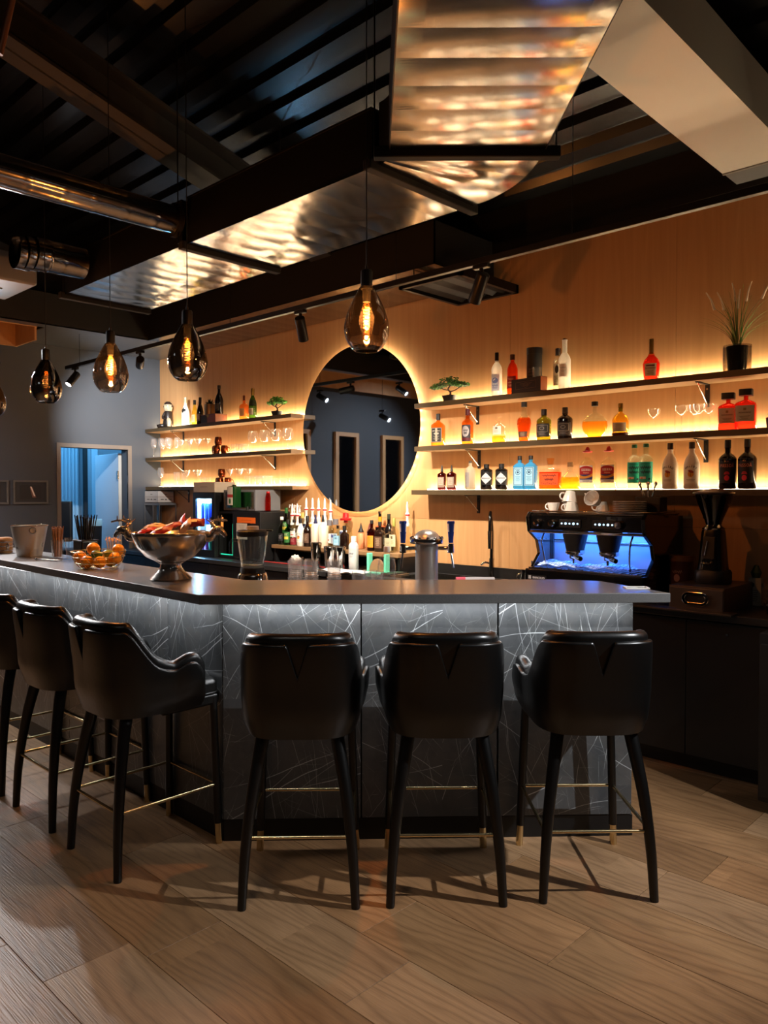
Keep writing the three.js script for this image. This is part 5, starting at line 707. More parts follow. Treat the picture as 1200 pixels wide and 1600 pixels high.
{ // stag bowl
  const t = thing('stag_head_bowl', 'footed silver bowl with two stag head handles full of red packets', 'bowl', [-3.455, 1.111, 2.735], Math.PI / 4 + 0.05);
  part('bowl', loft([[0.03, 0.075], [0.06, 0.085], [0.12, 0.115], [0.168, 0.165], [0.19, 0.22], [0.194, 0.236], [0.19, 0.24], [0.184, 0.236], [0.16, 0.17], [0.11, 0.122], [0, 0.098]], { seg: 64, crease: 1.6 }), M.silver, t);
  part('foot', loft([[0, 0], [0.1, 0], [0.104, 0.006], [0.092, 0.018], [0.066, 0.042], [0.052, 0.066], [0.052, 0.078], [0.07, 0.088], [0, 0.09]], { seg: 48, crease: 0.6 }), M.silver, t);
  for (const s of [-1, 1]) {
    const X = k => s * (0.185 + k);
    const h = part('stag_head', [loft([[0.01, -0.035], [0.02, -0.02], [0.026, 0.0], [0.022, 0.02], [0, 0.028]], { seg: 14, crease: 2 }).applyMatrix4(new THREE.Matrix4().makeRotationZ(s * 1.9)).translate(X(0.045), 0.245, 0), tube([[X(-0.012), 0.215, 0], [X(0.015), 0.215, 0], [X(0.035), 0.245, 0]], 0.028, 0.022), tube([[X(0.05), 0.25, 0], [X(0.075), 0.235, 0], [X(0.09), 0.215, 0]], 0.02, 0.01)], M.silver, t);
    for (const q of [-1, 1]) { part('antler', [tube([[X(0.035), 0.265, q * 0.012], [X(0.02), 0.285, q * 0.035], [X(0.05), 0.3, q * 0.06], [X(0.09), 0.292, q * 0.062]], 0.006, 0.004, 16, 6), tube([[X(0.022), 0.287, q * 0.04], [X(0.0), 0.305, q * 0.05]], 0.005, 0.002, 6, 6), tube([[X(0.06), 0.299, q * 0.062], [X(0.062), 0.322, q * 0.055]], 0.0045, 0.002, 6, 6)], M.silver, h); part('ear', tube([[X(0.036), 0.255, q * 0.015], [X(0.03), 0.252, q * 0.042]], 0.008, 0.003, 6, 6), M.silver, h); }
  }
  const pk = (l, k, y, d, col, rx, ry, rz, w = 0.11, h = 0.075) => {
    const dx = k * 0.72 + d * 0.69, dz = -k * 0.69 + d * 0.72, p = thing('snack_packet', l, 'packet', [-3.455 + dx, 1.111 + y, 2.735 + dz]); p.rotation.set(rx, ry, rz);
    part('pouch', grid(12, 12, (u, v) => { const b = 0.016 * Math.pow(Math.sin(Math.PI * v), 0.6) * Math.pow(Math.sin(Math.PI * Math.min(1, Math.max(0, u))), 0.5); return [(u - 0.5) * w, b + 0.002 * Math.sin(u * 31), (v - 0.5) * h]; }), std(col, 0.42, 0, { side: 2 }), p);
    part('pouch_back', grid(12, 12, (u, v) => { const b = -0.012 * Math.sin(Math.PI * v) * Math.sin(Math.PI * u); return [(u - 0.5) * w, b - 0.001, (v - 0.5) * h]; }), std(col, 0.42, 0, { side: 2 }), p);
    part('print_band', bx(w * 0.3, 0.001, h * 0.3, 0, 0.0175, 0), std(0xd8c8b0, 0.4), p);
  };
  const R1 = 0x780a16, R2 = 0x96101e, CR = 0xa8907c;
  pk('red snack packet lying at the left of the stag bowl', -0.12, 0.24, 0.02, R2, 0.2, 0.8, 0.2); pk('cream and red packet lying at the back left of the stag bowl', -0.085, 0.262, -0.06, CR, 0.15, 0.5, -0.1, 0.12); pk('dark red packet in the middle front of the stag bowl', -0.03, 0.243, 0.08, R1, 0.5, 0.75, 0, 0.14, 0.08); pk('red packet at the centre of the bowl heap', -0.0, 0.262, -0.01, R1, 0.4, 0.7, 0.12, 0.14); pk('red packet standing upright right of the centre of the bowl', 0.055, 0.282, -0.02, R2, 1.0, 0.6, 0.5, 0.08); pk('cream packet leaning at the right of the bowl heap', 0.085, 0.262, 0.04, CR, 0.8, 0.9, 0.35, 0.1); pk('dark red packet sticking up at the far right of the bowl', 0.12, 0.285, -0.01, R1, 1.1, 0.5, -0.7, 0.1, 0.05);
  pk('red packet at the bottom of the bowl heap', 0.03, 0.215, 0.02, R1, 0, 0.2, 0, 0.16, 0.1); pk('dark red packet underneath at the left of the bowl', -0.07, 0.212, 0.03, R1, 0.1, 1.2, 0, 0.15, 0.1);
}
// ---------- coffee machine ----------
{
  const t = thing('espresso_machine', 'two-group black espresso machine glowing blue with cups on its top', 'espresso machine', [-2.37, 0.9, 0.3]), W = 0.39; // front at z = +0.28
  part('base', rb(0.8, 0.13, 0.54, 0, 0.095, 0.01, 0.008), M.blackGloss, t); for (const x of [-0.34, 0.34]) for (const z of [-0.2, 0.22]) part('foot', cyl(0.025, 0.02, 0.032, x, 0, z), M.black, t);
  part('drip_tray', rb(0.76, 0.012, 0.26, 0, 0.165, 0.14, 0.003), M.steel, t); for (let i = 0; i < 15; i++) part('drip_grate_bar', bb(-0.35 + i * 0.05, -0.345 + i * 0.05, 0.171, 0.176, 0.02, 0.26), M.steel, t);
  part('back_body', rb(0.76, 0.36, 0.22, 0, 0.33, -0.13, 0.01), std(0x8a8e94, 0.5, 0.3), t); part('back_splash', rb(0.72, 0.2, 0.006, 0, 0.275, -0.015, 0.002), std(0xc8ccd2, 0.45, 0.3), t); part('splash_rail', rod([-0.35, 0.335, 0.012], [0.35, 0.335, 0.012], 0.005), M.chrome, t);
  const sideS = new THREE.Shape([[-0.26, 0.16], [-0.26, 0.5], [0.24, 0.52], [0.27, 0.49], [0.25, 0.4], [0.16, 0.34], [0.13, 0.25], [0.22, 0.16]].map(p => new THREE.Vector2(...p)));
  for (const s of [-1, 1]) { const g = new THREE.ExtrudeGeometry(sideS, { depth: 0.018, bevelEnabled: true, bevelSize: 0.004, bevelThickness: 0.003, bevelSegments: 2 }); part('side_panel', at(g, s * W - 0.009, 0, 0, 0, -Math.PI / 2, 0).translate(0.009 + 0.009, 0, 0), s < 0 ? M.darkChrome : M.blackGloss, t); }
  part('top_housing', rb(0.76, 0.1, 0.5, 0, 0.46, 0.0, 0.008), M.blackGloss, t); part('chrome_trim', rb(0.77, 0.018, 0.02, 0, 0.4, 0.245, 0.005), M.chrome, t);
  part('cup_tray', rb(0.77, 0.01, 0.5, 0, 0.516, 0, 0.004), M.darkChrome, t); part('tray_rail', tube([[-0.375, 0.53, -0.2], [-0.375, 0.53, 0.245], [0.375, 0.53, 0.245], [0.375, 0.53, -0.2]].flatMap((p, i, a) => i ? [p.map((v, k) => v * 0.98 + a[i - 1][k] * 0.02), p] : [p]), 0.004, 0.004, 90, 6), M.chrome, t);
  for (const x of [-0.32, -0.21, 0.24]) part('steam_knob', at(loft([[0, 0], [0.024, 0], [0.026, 0.02], [0.02, 0.035], [0, 0.036]], { seg: 20 }), x, 0.455, 0.25, Math.PI / 2), M.darkChrome, t);
  for (const x of [-0.09, 0.14]) {
    const g = part('group_head', [at(loft([[0, -0.15], [0.042, -0.15], [0.05, -0.12], [0.068, -0.03], [0.07, 0.0], [0, 0.0]], { n: 4, dz: 0.9, seg: 28 }), x, 0.41, 0.19)], M.black, t);
    part('display_panel', rb(0.15, 0.05, 0.01, x, 0.455, 0.254, 0.003), M.black, g); for (let k = 0; k < 5; k++) part('lit_button_light', at(cyl(k % 2 ? 0.007 : 0.005, k % 2 ? 0.007 : 0.005, 0.003), x - 0.055 + k * 0.0275, 0.455, 0.2595, Math.PI / 2), glow(new THREE.Color(0.45, 0.75, 1), 3), g);
    part('chrome_ring', at(loft([[0.05, -0.146], [0.054, -0.135], [0.051, -0.122]], { n: 4, dz: 0.9, seg: 28 }), x, 0.41, 0.19), M.chrome, g);
    part('portafilter', [at(cyl(0.034, 0.036, 0.03), x, 0.235, 0.19), tube([[x, 0.25, 0.22], [x + 0.05, 0.252, 0.27], [x + 0.1, 0.245, 0.3]], 0.012, 0.015, 10, 10), at(cyl(0.008, 0.008, 0.03), x - 0.01, 0.205, 0.19)], M.chrome, g);
    part('blue_lamp_strip', bx(0.1, 0.006, 0.012, x, 0.4, 0.06), glow(BLUE, 6), g);
  }
  for (const x of [-0.3, 0.3]) part('steam_wand', tube([[x, 0.4, 0.2], [x, 0.34, 0.24], [x - Math.sign(x) * 0.01, 0.25, 0.23], [x - Math.sign(x) * 0.015, 0.18, 0.21]], 0.006, 0.005, 20, 8), M.chrome, t);
  const nm = canvasTex(256, 64, (x, w, h) => { x.fillStyle = '#060607'; x.fillRect(0, 0, w, h); x.textAlign = 'center'; txt(x, 'RANCILIO', 44, '#d8d8d8', 34, 'sans-serif', 150); x.strokeStyle = '#d8d8d8'; x.lineWidth = 5; x.strokeRect(16, 16, 12, 12); x.strokeRect(34, 34, 12, 12); x.strokeRect(34, 14, 10, 10); x.strokeRect(16, 36, 10, 10); });
  part('name_plate', new THREE.PlaneGeometry(0.14, 0.035).translate(-0.31, 0.105, 0.2805), std(0xffffff, 0.4, 0, { map: nm }), t); part('badge', bb(0.1, 0.14, 0.06, 0.08, 0.28, 0.282), M.steel, t);
  areaLight(BLUE, LEVEL.espresso, 0.66, 0.03, [-2.37, 1.295, 0.42], [-2.37, 1.1, 0.3]);
  solo('striped_cloth', grid(60, 16, (u, v) => [(u - 0.5) * 0.62, 0.012 + 0.006 * Math.sin(u * 30 + v * 4) + 0.02 * (1 - v) * Math.abs(Math.sin(u * 5 + 1)) + 0.003 * Math.sin(v * 19), (v - 0.5) * 0.16]), std(0xffffff, 0.9, 0, { side: 2, map: canvasTex(256, 64, (x, w, h) => { x.fillStyle = '#c4d4e0'; x.fillRect(0, 0, w, h); x.strokeStyle = '#6a88a8'; x.lineWidth = 2; for (let i = 0; i < 26; i++) { x.beginPath(); x.moveTo(i * 10, 0); x.lineTo(i * 10, h); x.stroke(); } for (let j = 0; j < 6; j++) { x.beginPath(); x.moveTo(0, j * 12); x.lineTo(w, j * 12); x.stroke(); } }) }), 'checked cloth lying crumpled on the blue-lit drip tray', 'cloth', null, [-2.4, 1.075, 0.46]);
  // cups, saucers, spoons on top
  const y = 0.9 + 0.522, cups = 'white cups on the coffee machine'; let p;
  for (const [x, z, yy, tilt, s, l] of [[-2.66, 0.42, 0, 0, 1, 'white cup standing at the left front corner of the machine top'], [-2.58, 0.34, 0.055, 2.9, 1.25, 'large white cup upside down, topmost on the left'], [-2.53, 0.42, 0.0, 3.14, 1.1, 'white cup upside down under the topmost one'], [-2.62, 0.25, 0, 3.14, 1.1, 'white cup upside down at the back left of the machine top'], [-2.4, 0.33, 0.03, 1.2, 1.25, 'large white cup lying tilted at the middle of the machine top'], [-2.42, 0.22, 0, 3.14, 1.1, 'white cup upside down behind the tilted one'], [-2.3, 0.42, 0, 3.14, 0.8, 'small espresso cup upside down left of the plates']]) {
    const pos = [x, y + yy + (tilt > 2 ? 0.062 * s : tilt > 1 ? 0.035 : 0), z];
    if (!p) { p = thing('coffee_cup', l, 'cup', pos, 0, cups); part('cup_body', loft([[0, 0.001], [0.024, 0.001], [0.034, 0.03], [0.041, 0.06], [0.038, 0.06], [0.031, 0.03], [0.022, 0.006], [0, 0.006]], { seg: 28 }), M.porcelain, p); part('handle', new THREE.TorusGeometry(0.018, 0.004, 8, 16, 3.6).rotateZ(1.4).translate(-0.041, 0.034, 0), M.porcelain, p); p.scale.setScalar(s); }
    else { const c = dup(p, pos, 0, l, cups); c.rotation.set(tilt > 1 ? tilt : 0, 0.4 + x * 3, 0); c.scale.setScalar(s); }
  }
  let q; for (let i = 0; i < 7; i++) { const pos = [-2.13, y + i * 0.0105, 0.43]; const l = `white saucer stacked on the coffee machine, ${['lowest', 'second from bottom', 'third from bottom', 'fourth, in the middle', 'third from top', 'second from top', 'topmost'][i]}`; if (!q) { q = solo('saucer', loft([[0, 0], [0.05, 0], [0.098, 0.009], [0.098, 0.0105], [0.05, 0.003], [0, 0.003]], { seg: 36 }), M.porcelain, l, 'saucer', 'stacked white saucers', pos); } else dup(q, pos, 0, l); }
  const h = thing('spoon_holder', 'black caddy of upright spoons standing behind the stacked saucers', 'holder', [-2.07, y, 0.27]);
  part('caddy', rb(0.16, 0.1, 0.1, 0, 0.05, 0, 0.006), M.black, h); for (let i = 0; i < 8; i++) { const a = -0.5 + i * 0.14, b = (i % 3 - 1) * 0.15, e = [-0.03 + Math.sin(a) * 0.13, 0.18, b * 0.2], k = part('spoon', rod([-0.03 + i * 0.004, 0.06, 0], e, 0.003, 6), M.steel, h); part('spoon_bowl', at(ball(0.009, 0, 0, 0, 10).scale(1, 1.5, 0.5), ...e), M.steel, k); }
}
// ---------- grinder and its surroundings ----------
{
  const b = thing('knock_box', 'steel knock-out drawer box with an oval handle under the grinder', 'drawer box', [-1.66, 0.901, 0.38]);
  part('casing', rb(0.3, 0.135, 0.44, 0, 0.0675, 0, 0.003), std(0x5d544c, 0.4, 0.7), b); const d = part('drawer', rb(0.29, 0.12, 0.01, 0, 0.067, 0.221, 0.003), std(0x6a6058, 0.38, 0.7), b);
  const sh = (w, h) => { const s = new THREE.Shape(), r = h / 2; s.absarc(-w / 2 + r, 0, r, Math.PI / 2, Math.PI * 1.5); s.absarc(w / 2 - r, 0, r, -Math.PI / 2, Math.PI / 2); return s; }, ring = sh(0.14, 0.068); ring.holes.push(sh(0.115, 0.045));
  part('handle_ring', new THREE.ExtrudeGeometry(ring, { depth: 0.008, bevelEnabled: true, bevelSize: 0.003, bevelThickness: 0.003, bevelSegments: 2 }).translate(0, 0.07, 0.227), M.chrome, d); part('handle_recess', new THREE.ExtrudeGeometry(sh(0.115, 0.045), { depth: 0.002, bevelEnabled: false }).translate(0, 0.07, 0.2265), M.black, d);
  solo('steel_tray', rb(0.66, 0.012, 0.1, 0, 0.006, 0, 0.003), std(0x4c443d, 0.4, 0.6), 'dull steel tray edge projecting before the drawer box', 'tray', null, [-1.78, 0.9005, 0.62]);
  const g = thing('coffee_grinder', 'black coffee grinder with a smoked bean hopper on a drawer box', 'grinder', [-1.66, 1.037, 0.36]);
  part('foot', loft([[0, 0], [0.088, 0], [0.092, 0.01], [0.092, 0.06], [0.084, 0.075], [0, 0.076]], { n: 3, seg: 36 }), M.black, g); part('grinder_body', loft([[0.078, 0.076], [0.072, 0.12], [0.06, 0.28], [0.056, 0.3], [0, 0.302]], { n: 3, seg: 36 }), M.blackGloss, g);
  part('control_panel', at(rb(0.07, 0.13, 0.012), 0, 0.2, 0.066, -0.08), M.black, g); part('dosing_lever', rod([-0.02, 0.16, 0.078], [-0.005, 0.24, 0.078], 0.004), M.chrome, g); part('fork', tube([[0.02, 0.14, 0.07], [0.025, 0.12, 0.12], [-0.02, 0.12, 0.12], [-0.02, 0.14, 0.07]], 0.004), M.darkChrome, g);
  part('neck_ring', loft([[0.03, 0.3], [0.06, 0.302], [0.062, 0.31], [0.045, 0.32], [0.04, 0.33]], { seg: 36 }), M.darkChrome, g);
  part('hopper', loft([[0.038, 0.322], [0.05, 0.36], [0.095, 0.47], [0.102, 0.5], [0.099, 0.5], [0.047, 0.362], [0.034, 0.33]], { seg: 48 }), clear(0x6a5240, { ior: 1.6 }), g); part('beans', loft([[0, 0.33], [0.036, 0.332], [0.048, 0.362], [0.07, 0.42], [0, 0.425]], { seg: 32 }), std(0x120a06, 0.5), g);
  part('hopper_lid', loft([[0.1, 0.5], [0.112, 0.505], [0.11, 0.512], [0.05, 0.53], [0, 0.534]], { seg: 48 }), std(0x3a2c24, 0.3), g);
  const c = thing('coffee_tin', 'dark red coffee tin with a tan lid between machine and grinder', 'tin', [-1.89, 0.901, 0.24]);
  part('tin_body', cyl(0.071, 0.071, 0.24, 0, 0, 0, 36), std(0x3a1a1c, 0.35), c); part('lid', cyl(0.074, 0.074, 0.03, 0, 0.24, 0, 36), std(0x6a4c30, 0.4), c);
  part('label', loft([[0.0715, 0.05], [0.0715, 0.2]], { a0: -0.9, a1: 0.9, crease: 0, seg: 16 }), labelTex('#3a1a1c', (x, w) => { scrib(x, w / 2, 24, 60, '#b09a98', 2); x.fillStyle = '#a88a94'; x.beginPath(); x.ellipse(w / 2, 62, 18, 24, 0, 0, 7); x.fill(); lines(x, w, 100, 6, '#8a7478'); }), c);
  const m = thing('blue_saucer', 'blue-lit dark dish with a small spoon beside the coffee machine', 'dish', [-1.89, 0.901, 0.47]); part('dish', loft([[0, 0], [0.045, 0], [0.073, 0.05], [0.07, 0.052], [0.04, 0.006], [0, 0.006]], { seg: 32 }), std(0x3a4a8a, 0.3), m); part('spoon', rod([0, 0.03, 0], [0.05, 0.085, -0.04], 0.003), M.steel, m);
  const v = thing('sugar_carton', 'pale carton with a green top standing right of the grinder', 'carton', [-1.5, 0.901, 0.14]); part('carton_body', rb(0.07, 0.16, 0.05, 0, 0.08, 0, 0.003), labelTex('#8f958c', (x, w) => { x.fillStyle = '#3a423a'; x.fillRect(20, 30, 40, 20); lines(x, w, 70, 6, '#4a524a', 12); }), v); part('top', loft([[0.02, 0.16], [0.03, 0.19], [0.012, 0.23], [0, 0.235]], { seg: 16 }), M.leafDark, v);
  const k = thing('glass_jar', 'glass lidded jar of dark chocolates at the right photo edge', 'jar', [-1.36, 0.901, 0.2]);
  part('jar', loft([[0, 0], [0.075, 0], [0.09, 0.04], [0.086, 0.1], [0.07, 0.13], [0.066, 0.13], [0.082, 0.1], [0.086, 0.04], [0, 0.006]], { seg: 36 }), gw, k); part('lid', loft([[0.074, 0.13], [0.076, 0.14], [0.03, 0.158], [0.01, 0.162], [0.012, 0.175], [0, 0.18]], { seg: 32 }), gw, k);
  for (let i = 0; i < 24; i++) { const a = i * 2.4, r = 0.06 * Math.sqrt((i % 12) / 12); part('sweet', at(ball(0.016, 0, 0, 0, 8), Math.cos(a) * r, 0.024 + Math.floor(i / 12) * 0.026, Math.sin(a) * r), M.darkChrome, k); }
  const pk = thing('scoop', 'dull metal scoop hanging before the glass jar', 'scoop', [-1.33, 0.901, 0.42]); part('cup', cyl(0.024, 0.028, 0.05), M.steel, pk); part('handle', rod([0, 0.045, 0.02], [0.01, 0.06, 0.1], 0.006), M.steel, pk);
  const n = thing('small_pitcher', 'small dark pitcher and tap left of the coffee machine', 'pitcher', [-2.88, 0.901, 0.4]); part('pitcher_body', loft([[0, 0], [0.04, 0], [0.042, 0.06], [0.032, 0.11], [0.034, 0.13], [0, 0.128]], { seg: 24 }), M.darkChrome, n); part('handle', new THREE.TorusGeometry(0.03, 0.005, 8, 16, 3.4).rotateZ(1.4).translate(-0.04, 0.07, 0), M.chrome, n); part('spout', tube([[0.03, 0.11, 0], [0.05, 0.14, 0], [0.045, 0.19, 0]], 0.01, 0.006), M.steel, n);
}

// ---------- left end of the back counter ----------
{
  const f = thing('mini_fridge', 'small black fridge with a blue-lit glass door and cream top sign', 'fridge', [-6.66, 0.901, 0.28]);
  part('cabinet_shell', [bb(-0.19, 0.19, 0, 0.04, -0.2, 0.16), bb(-0.19, 0.19, 0.61, 0.645, -0.2, 0.16), bb(-0.19, -0.165, 0.04, 0.61, -0.2, 0.16), bb(0.165, 0.19, 0.04, 0.61, -0.2, 0.16), bb(-0.165, 0.165, 0.04, 0.61, -0.2, -0.185)], M.cabinet, f); part('white_liner', [bb(-0.165, -0.162, 0.04, 0.61, -0.185, 0.16), bb(-0.162, 0.162, 0.04, 0.61, 0.05, 0.055)], M.white, f);
  const d = part('door', [bb(-0.19, 0.19, 0.0, 0.07, 0.162, 0.185), bb(-0.19, 0.19, 0.585, 0.645, 0.162, 0.185), bb(-0.19, -0.145, 0.07, 0.585, 0.162, 0.185), bb(0.145, 0.19, 0.07, 0.585, 0.162, 0.185)], M.black, f); part('glass_pane', bb(-0.145, 0.145, 0.07, 0.585, 0.17, 0.174), clear(0xdff2ff), d); part('door_handle', bb(0.15, 0.165, 0.25, 0.4, 0.185, 0.2), M.blackMetal, d);
  part('top_sign', [rb(0.38, 0.105, 0.25, 0, 0.698, 0.055, 0.006)], std(0xb9ac98, 0.5), f); part('sign_mark', bb(-0.06, 0.06, 0.7, 0.704, 0.1805, 0.182), std(0x7a6e60, 0.6), f);
  for (const y of [0.32]) part('wire_shelf', bb(-0.16, 0.16, y, y + 0.006, -0.18, 0.155), M.white, f);
  part('light_strip', bb(-0.16, -0.15, 0.06, 0.58, 0.13, 0.145), glow(new THREE.Color(0.5, 0.85, 1), 5), f); part('light_strip', bb(-0.14, 0.16, 0.596, 0.606, 0.12, 0.135), glow(new THREE.Color(0.4, 0.75, 1), 5), f);
  areaLight(new THREE.Color(0.4, 0.75, 1), LEVEL.fridge, 0.3, 0.02, [-6.66, 1.49, 0.432], [-6.66, 1.0, 0.36]); areaLight(new THREE.Color(0.5, 0.85, 1), LEVEL.fridge, 0.02, 0.5, [-6.81, 1.2, 0.43], [-6.5, 1.2, 0.36]);
  const cols = [[0x2a4ad8, 'blue'], [0x3a6ae0, 'light blue'], [0xb03ac0, 'magenta'], [0x1fb090, 'green']]; let p = {};
  for (let r = 0; r < 2; r++) for (let i = 0; i < 4; i++) { const k = r ? i % 2 : 2 + (i > 1 ? 1 : 0), pos = [-6.77 + i * 0.073, 0.901 + (r ? 0.328 : 0.042), 0.392], l = `${cols[k][1]} drink can in the ${r ? 'upper' : 'lower'} row inside the mini fridge, ${['leftmost', 'second from left', 'third from left', 'rightmost'][i]}`, gr = `${cols[k][1]} cans in the mini fridge`; if (!p[k]) { p[k] = thing('drink_can', l, 'can', pos, 0, gr); part('can_body', loft([[0, 0], [0.026, 0], [0.032, 0.012], [0.032, 0.19], [0.026, 0.205], [0, 0.204]], { seg: 20 }), std(cols[k][0], 0.3, 0.4), p[k]); part('lid', cyl(0.025, 0.025, 0.004, 0, 0.204), M.steel, p[k]); } else dup(p[k], pos, 0, l, gr); }
  const m = thing('shot_chiller', 'steel bottle chiller with a green square bottle tilted into its top', 'chiller', [-6.13, 1.372, 0.26]);
  part('housing', rb(0.52, 0.2, 0.3, 0, 0.1, 0, 0.006), M.greySteel, m); part('front_plate', bb(-0.22, 0.24, 0.02, 0.18, 0.151, 0.154), M.steel, m); part('spout', [at(cyl(0.012, 0.01, 0.03), 0.16, 0.01, 0.17)], M.black, m);
  bottle('herbal_bottle', 'green square bottle with a white label inverted on the steel chiller', [-6.12, 1.4, 0.472], { w: 0.12, h: 0.22, n: 6, dz: 0.8, y1: 0.9, y2: 0.96, nr: 0.02, liq: std(0x123a18, 0.15), cap: [gBlack, 0.012, 0.02], lab: [labelTex('#d9d6c8', (x, w, h) => { x.fillStyle = '#b03020'; x.fillRect(0, 66, w, 26); x.fillStyle = '#2a6a34'; x.beginPath(); x.arc(w / 2, 126, 24, 0, 7); x.fill(); }), 0.12, 0.9, 0.62], turn: -0.1 }, G.ctr);
  bottle('syrup_bottle', 'slim crimson bottle standing right of the steel chiller', [-5.82, 1.366, 0.3], { w: 0.05, h: 0.19, y1: 0.7, y2: 0.9, nr: 0.015, liq: Q.red, cap: [gRed, 0.015, 0.016] }, G.ctr);
  const b = thing('ice_maker', 'black countertop machine with an orange sticker and paper notes', 'machine', [-5.98, 0.901, 0.26]);
  part('housing', rb(0.44, 0.462, 0.36, 0, 0.235, 0, 0.008), M.cabinet, b); for (const x of [-0.18, 0.18]) part('foot', bx(0.04, 0.008, 0.3, x, 0.003, 0), M.black, b);
  const S = (n, g, m2) => part(n, g, m2, b); S('orange_sticker', bb(-0.14, 0.15, 0.355, 0.41, 0.1805, 0.182), labelTex('#e86a14', (x, w, h) => lines(x, w, 30, 2, '#7a2a08', 30), 128, 64)); S('paper_note', bb(-0.15, 0.02, 0.2, 0.352, 0.1805, 0.182), labelTex('#c9bfb0', (x, w) => lines(x, w, 24, 9, '#8a8074', 14)));
  const fc = canvasTex(64, 64, x => { x.fillStyle = '#e8c41c'; x.fillRect(0, 0, 64, 64); x.fillStyle = '#3a2a08'; x.beginPath(); x.arc(22, 24, 5, 0, 7); x.arc(42, 24, 5, 0, 7); x.fill(); x.strokeStyle = '#3a2a08'; x.lineWidth = 4; x.beginPath(); x.arc(32, 32, 18, 0.4, 2.7); x.stroke(); });
  part('smiley_sticker', at(new THREE.CylinderGeometry(0.05, 0.05, 0.002, 32), 0.06, 0.275, 0.183, Math.PI / 2), std(0xffffff, 0.5, 0, { map: fc }), b);
  const gbx = thing('green_lit_dispenser', 'black dispenser niche edged with a green light beside the fridge', 'dispenser', [-6.335, 0.901, 0.26]);
  part('housing', [bb(-0.125, 0.125, 0, 0.03, -0.16, 0.16), bb(-0.125, 0.125, 0.44, 0.46, -0.16, 0.16), bb(-0.125, -0.115, 0.03, 0.44, -0.16, 0.16), bb(0.115, 0.125, 0.03, 0.44, -0.16, 0.16), bb(-0.115, 0.115, 0.03, 0.44, -0.16, -0.15)], M.cabinet, gbx);
  part('green_light_strip', [bb(0.103, 0.11, 0.04, 0.34, 0.145, 0.155), bb(-0.1, 0.1, 0.034, 0.04, 0.14, 0.155)], glow(new THREE.Color(0.02, 0.9, 0.45), 1.6), gbx); part('orange_light', bb(-0.09, -0.06, 0.26, 0.4, 0.15, 0.158), glow(new THREE.Color(1, 0.25, 0.04), 1.4), gbx);
  const c = thing('white_carton', 'small white printed cardboard carton under the lowest left shelf', 'carton', [-8.1, 1.431, 0.13]); part('carton_body', rb(0.3, 0.13, 0.2, 0, 0.065, 0, 0.003), labelTex('#b0a8a0', (x, w, h) => { x.fillStyle = '#5a524c'; x.fillRect(20, 110, 26, 14); x.fillRect(84, 110, 26, 14); x.beginPath(); x.arc(64, 118, 10, 0, 7); x.fill(); x.fillRect(54, 40, 20, 8); }), c); part('tape', bb(-0.151, 0.151, 0.06, 0.07, -0.101, 0.101), std(0x9a9088, 0.4), c);
  const g = thing('display_case', 'glass display case with pink and white boxes under the left shelf', 'display case', [-8.08, 0.901, 0.13]);
  part('frame', [bb(-0.17, 0.17, 0.5, 0.525, -0.11, 0.11), bb(-0.17, 0.17, 0, 0.02, -0.11, 0.11), bb(-0.17, 0.17, 0.2, 0.215, -0.1, 0.1), ...[[-0.17, 0.1], [0.16, 0.1], [-0.17, -0.11], [0.16, -0.11], [0.02, 0.1]].map(([x, z]) => bb(x, x + 0.01, 0.02, 0.5, z, z + 0.01))], M.greySteel, g); part('glass_panel', bb(-0.16, 0.16, 0.02, 0.5, 0.108, 0.111), M.glass, g);
  solo('pink_box', rb(0.08, 0.07, 0.06, 0, 0.035, 0, 0.003), std(0xc06a80, 0.5), 'small pink box inside the glass display case', 'box', null, [-8.17, 1.117, 0.16]); solo('white_box', rb(0.1, 0.05, 0.06, 0, 0.025, 0, 0.003), M.white, 'small white box inside the glass display case', 'box', null, [-8.0, 1.117, 0.16]);
  areaLight(new THREE.Color(0.6, 0.75, 1), 0.9, 0.3, 0.4, [-7.3, 1.5, 0.7], [-7.4, 1.3, 0]);
}
// ---------- bottles on the riser and on the counter ----------
const RY = 0.9 + 0.161;
const pourW = std(0xe6e2da, 0.4);
function pumped(label, pos, o, group) { const t = bottle('syrup_bottle', label, pos, o, group), h = o.h; part('pump', [cyl(0.005, 0.005, 0.07, 0, h), cyl(0.011, 0.008, 0.03, 0, h + 0.015), rb(0.07, 0.01, 0.016, -0.022, h + 0.072, 0, 0.003), rod([-0.05, h + 0.072, 0], [-0.058, h + 0.05, 0], 0.005)], pourW, t); return t; }
function flair(label, pos, o, group) { const t = bottle('juice_bottle', label, pos, o, group), h = o.h; part('pour_neck', loft([[0.02, h], [0.012, h + 0.02], [0.011, h + 0.06], [0.018, h + 0.075], [0.018, h + 0.09], [0.01, h + 0.105], [0.01, h + 0.16], [0.004, h + 0.19], [0, h + 0.19]], { seg: 16 }), pourW, t); part('red_band', cyl(0.0185, 0.0185, 0.012, 0, h + 0.074), gRed, t); return t; }
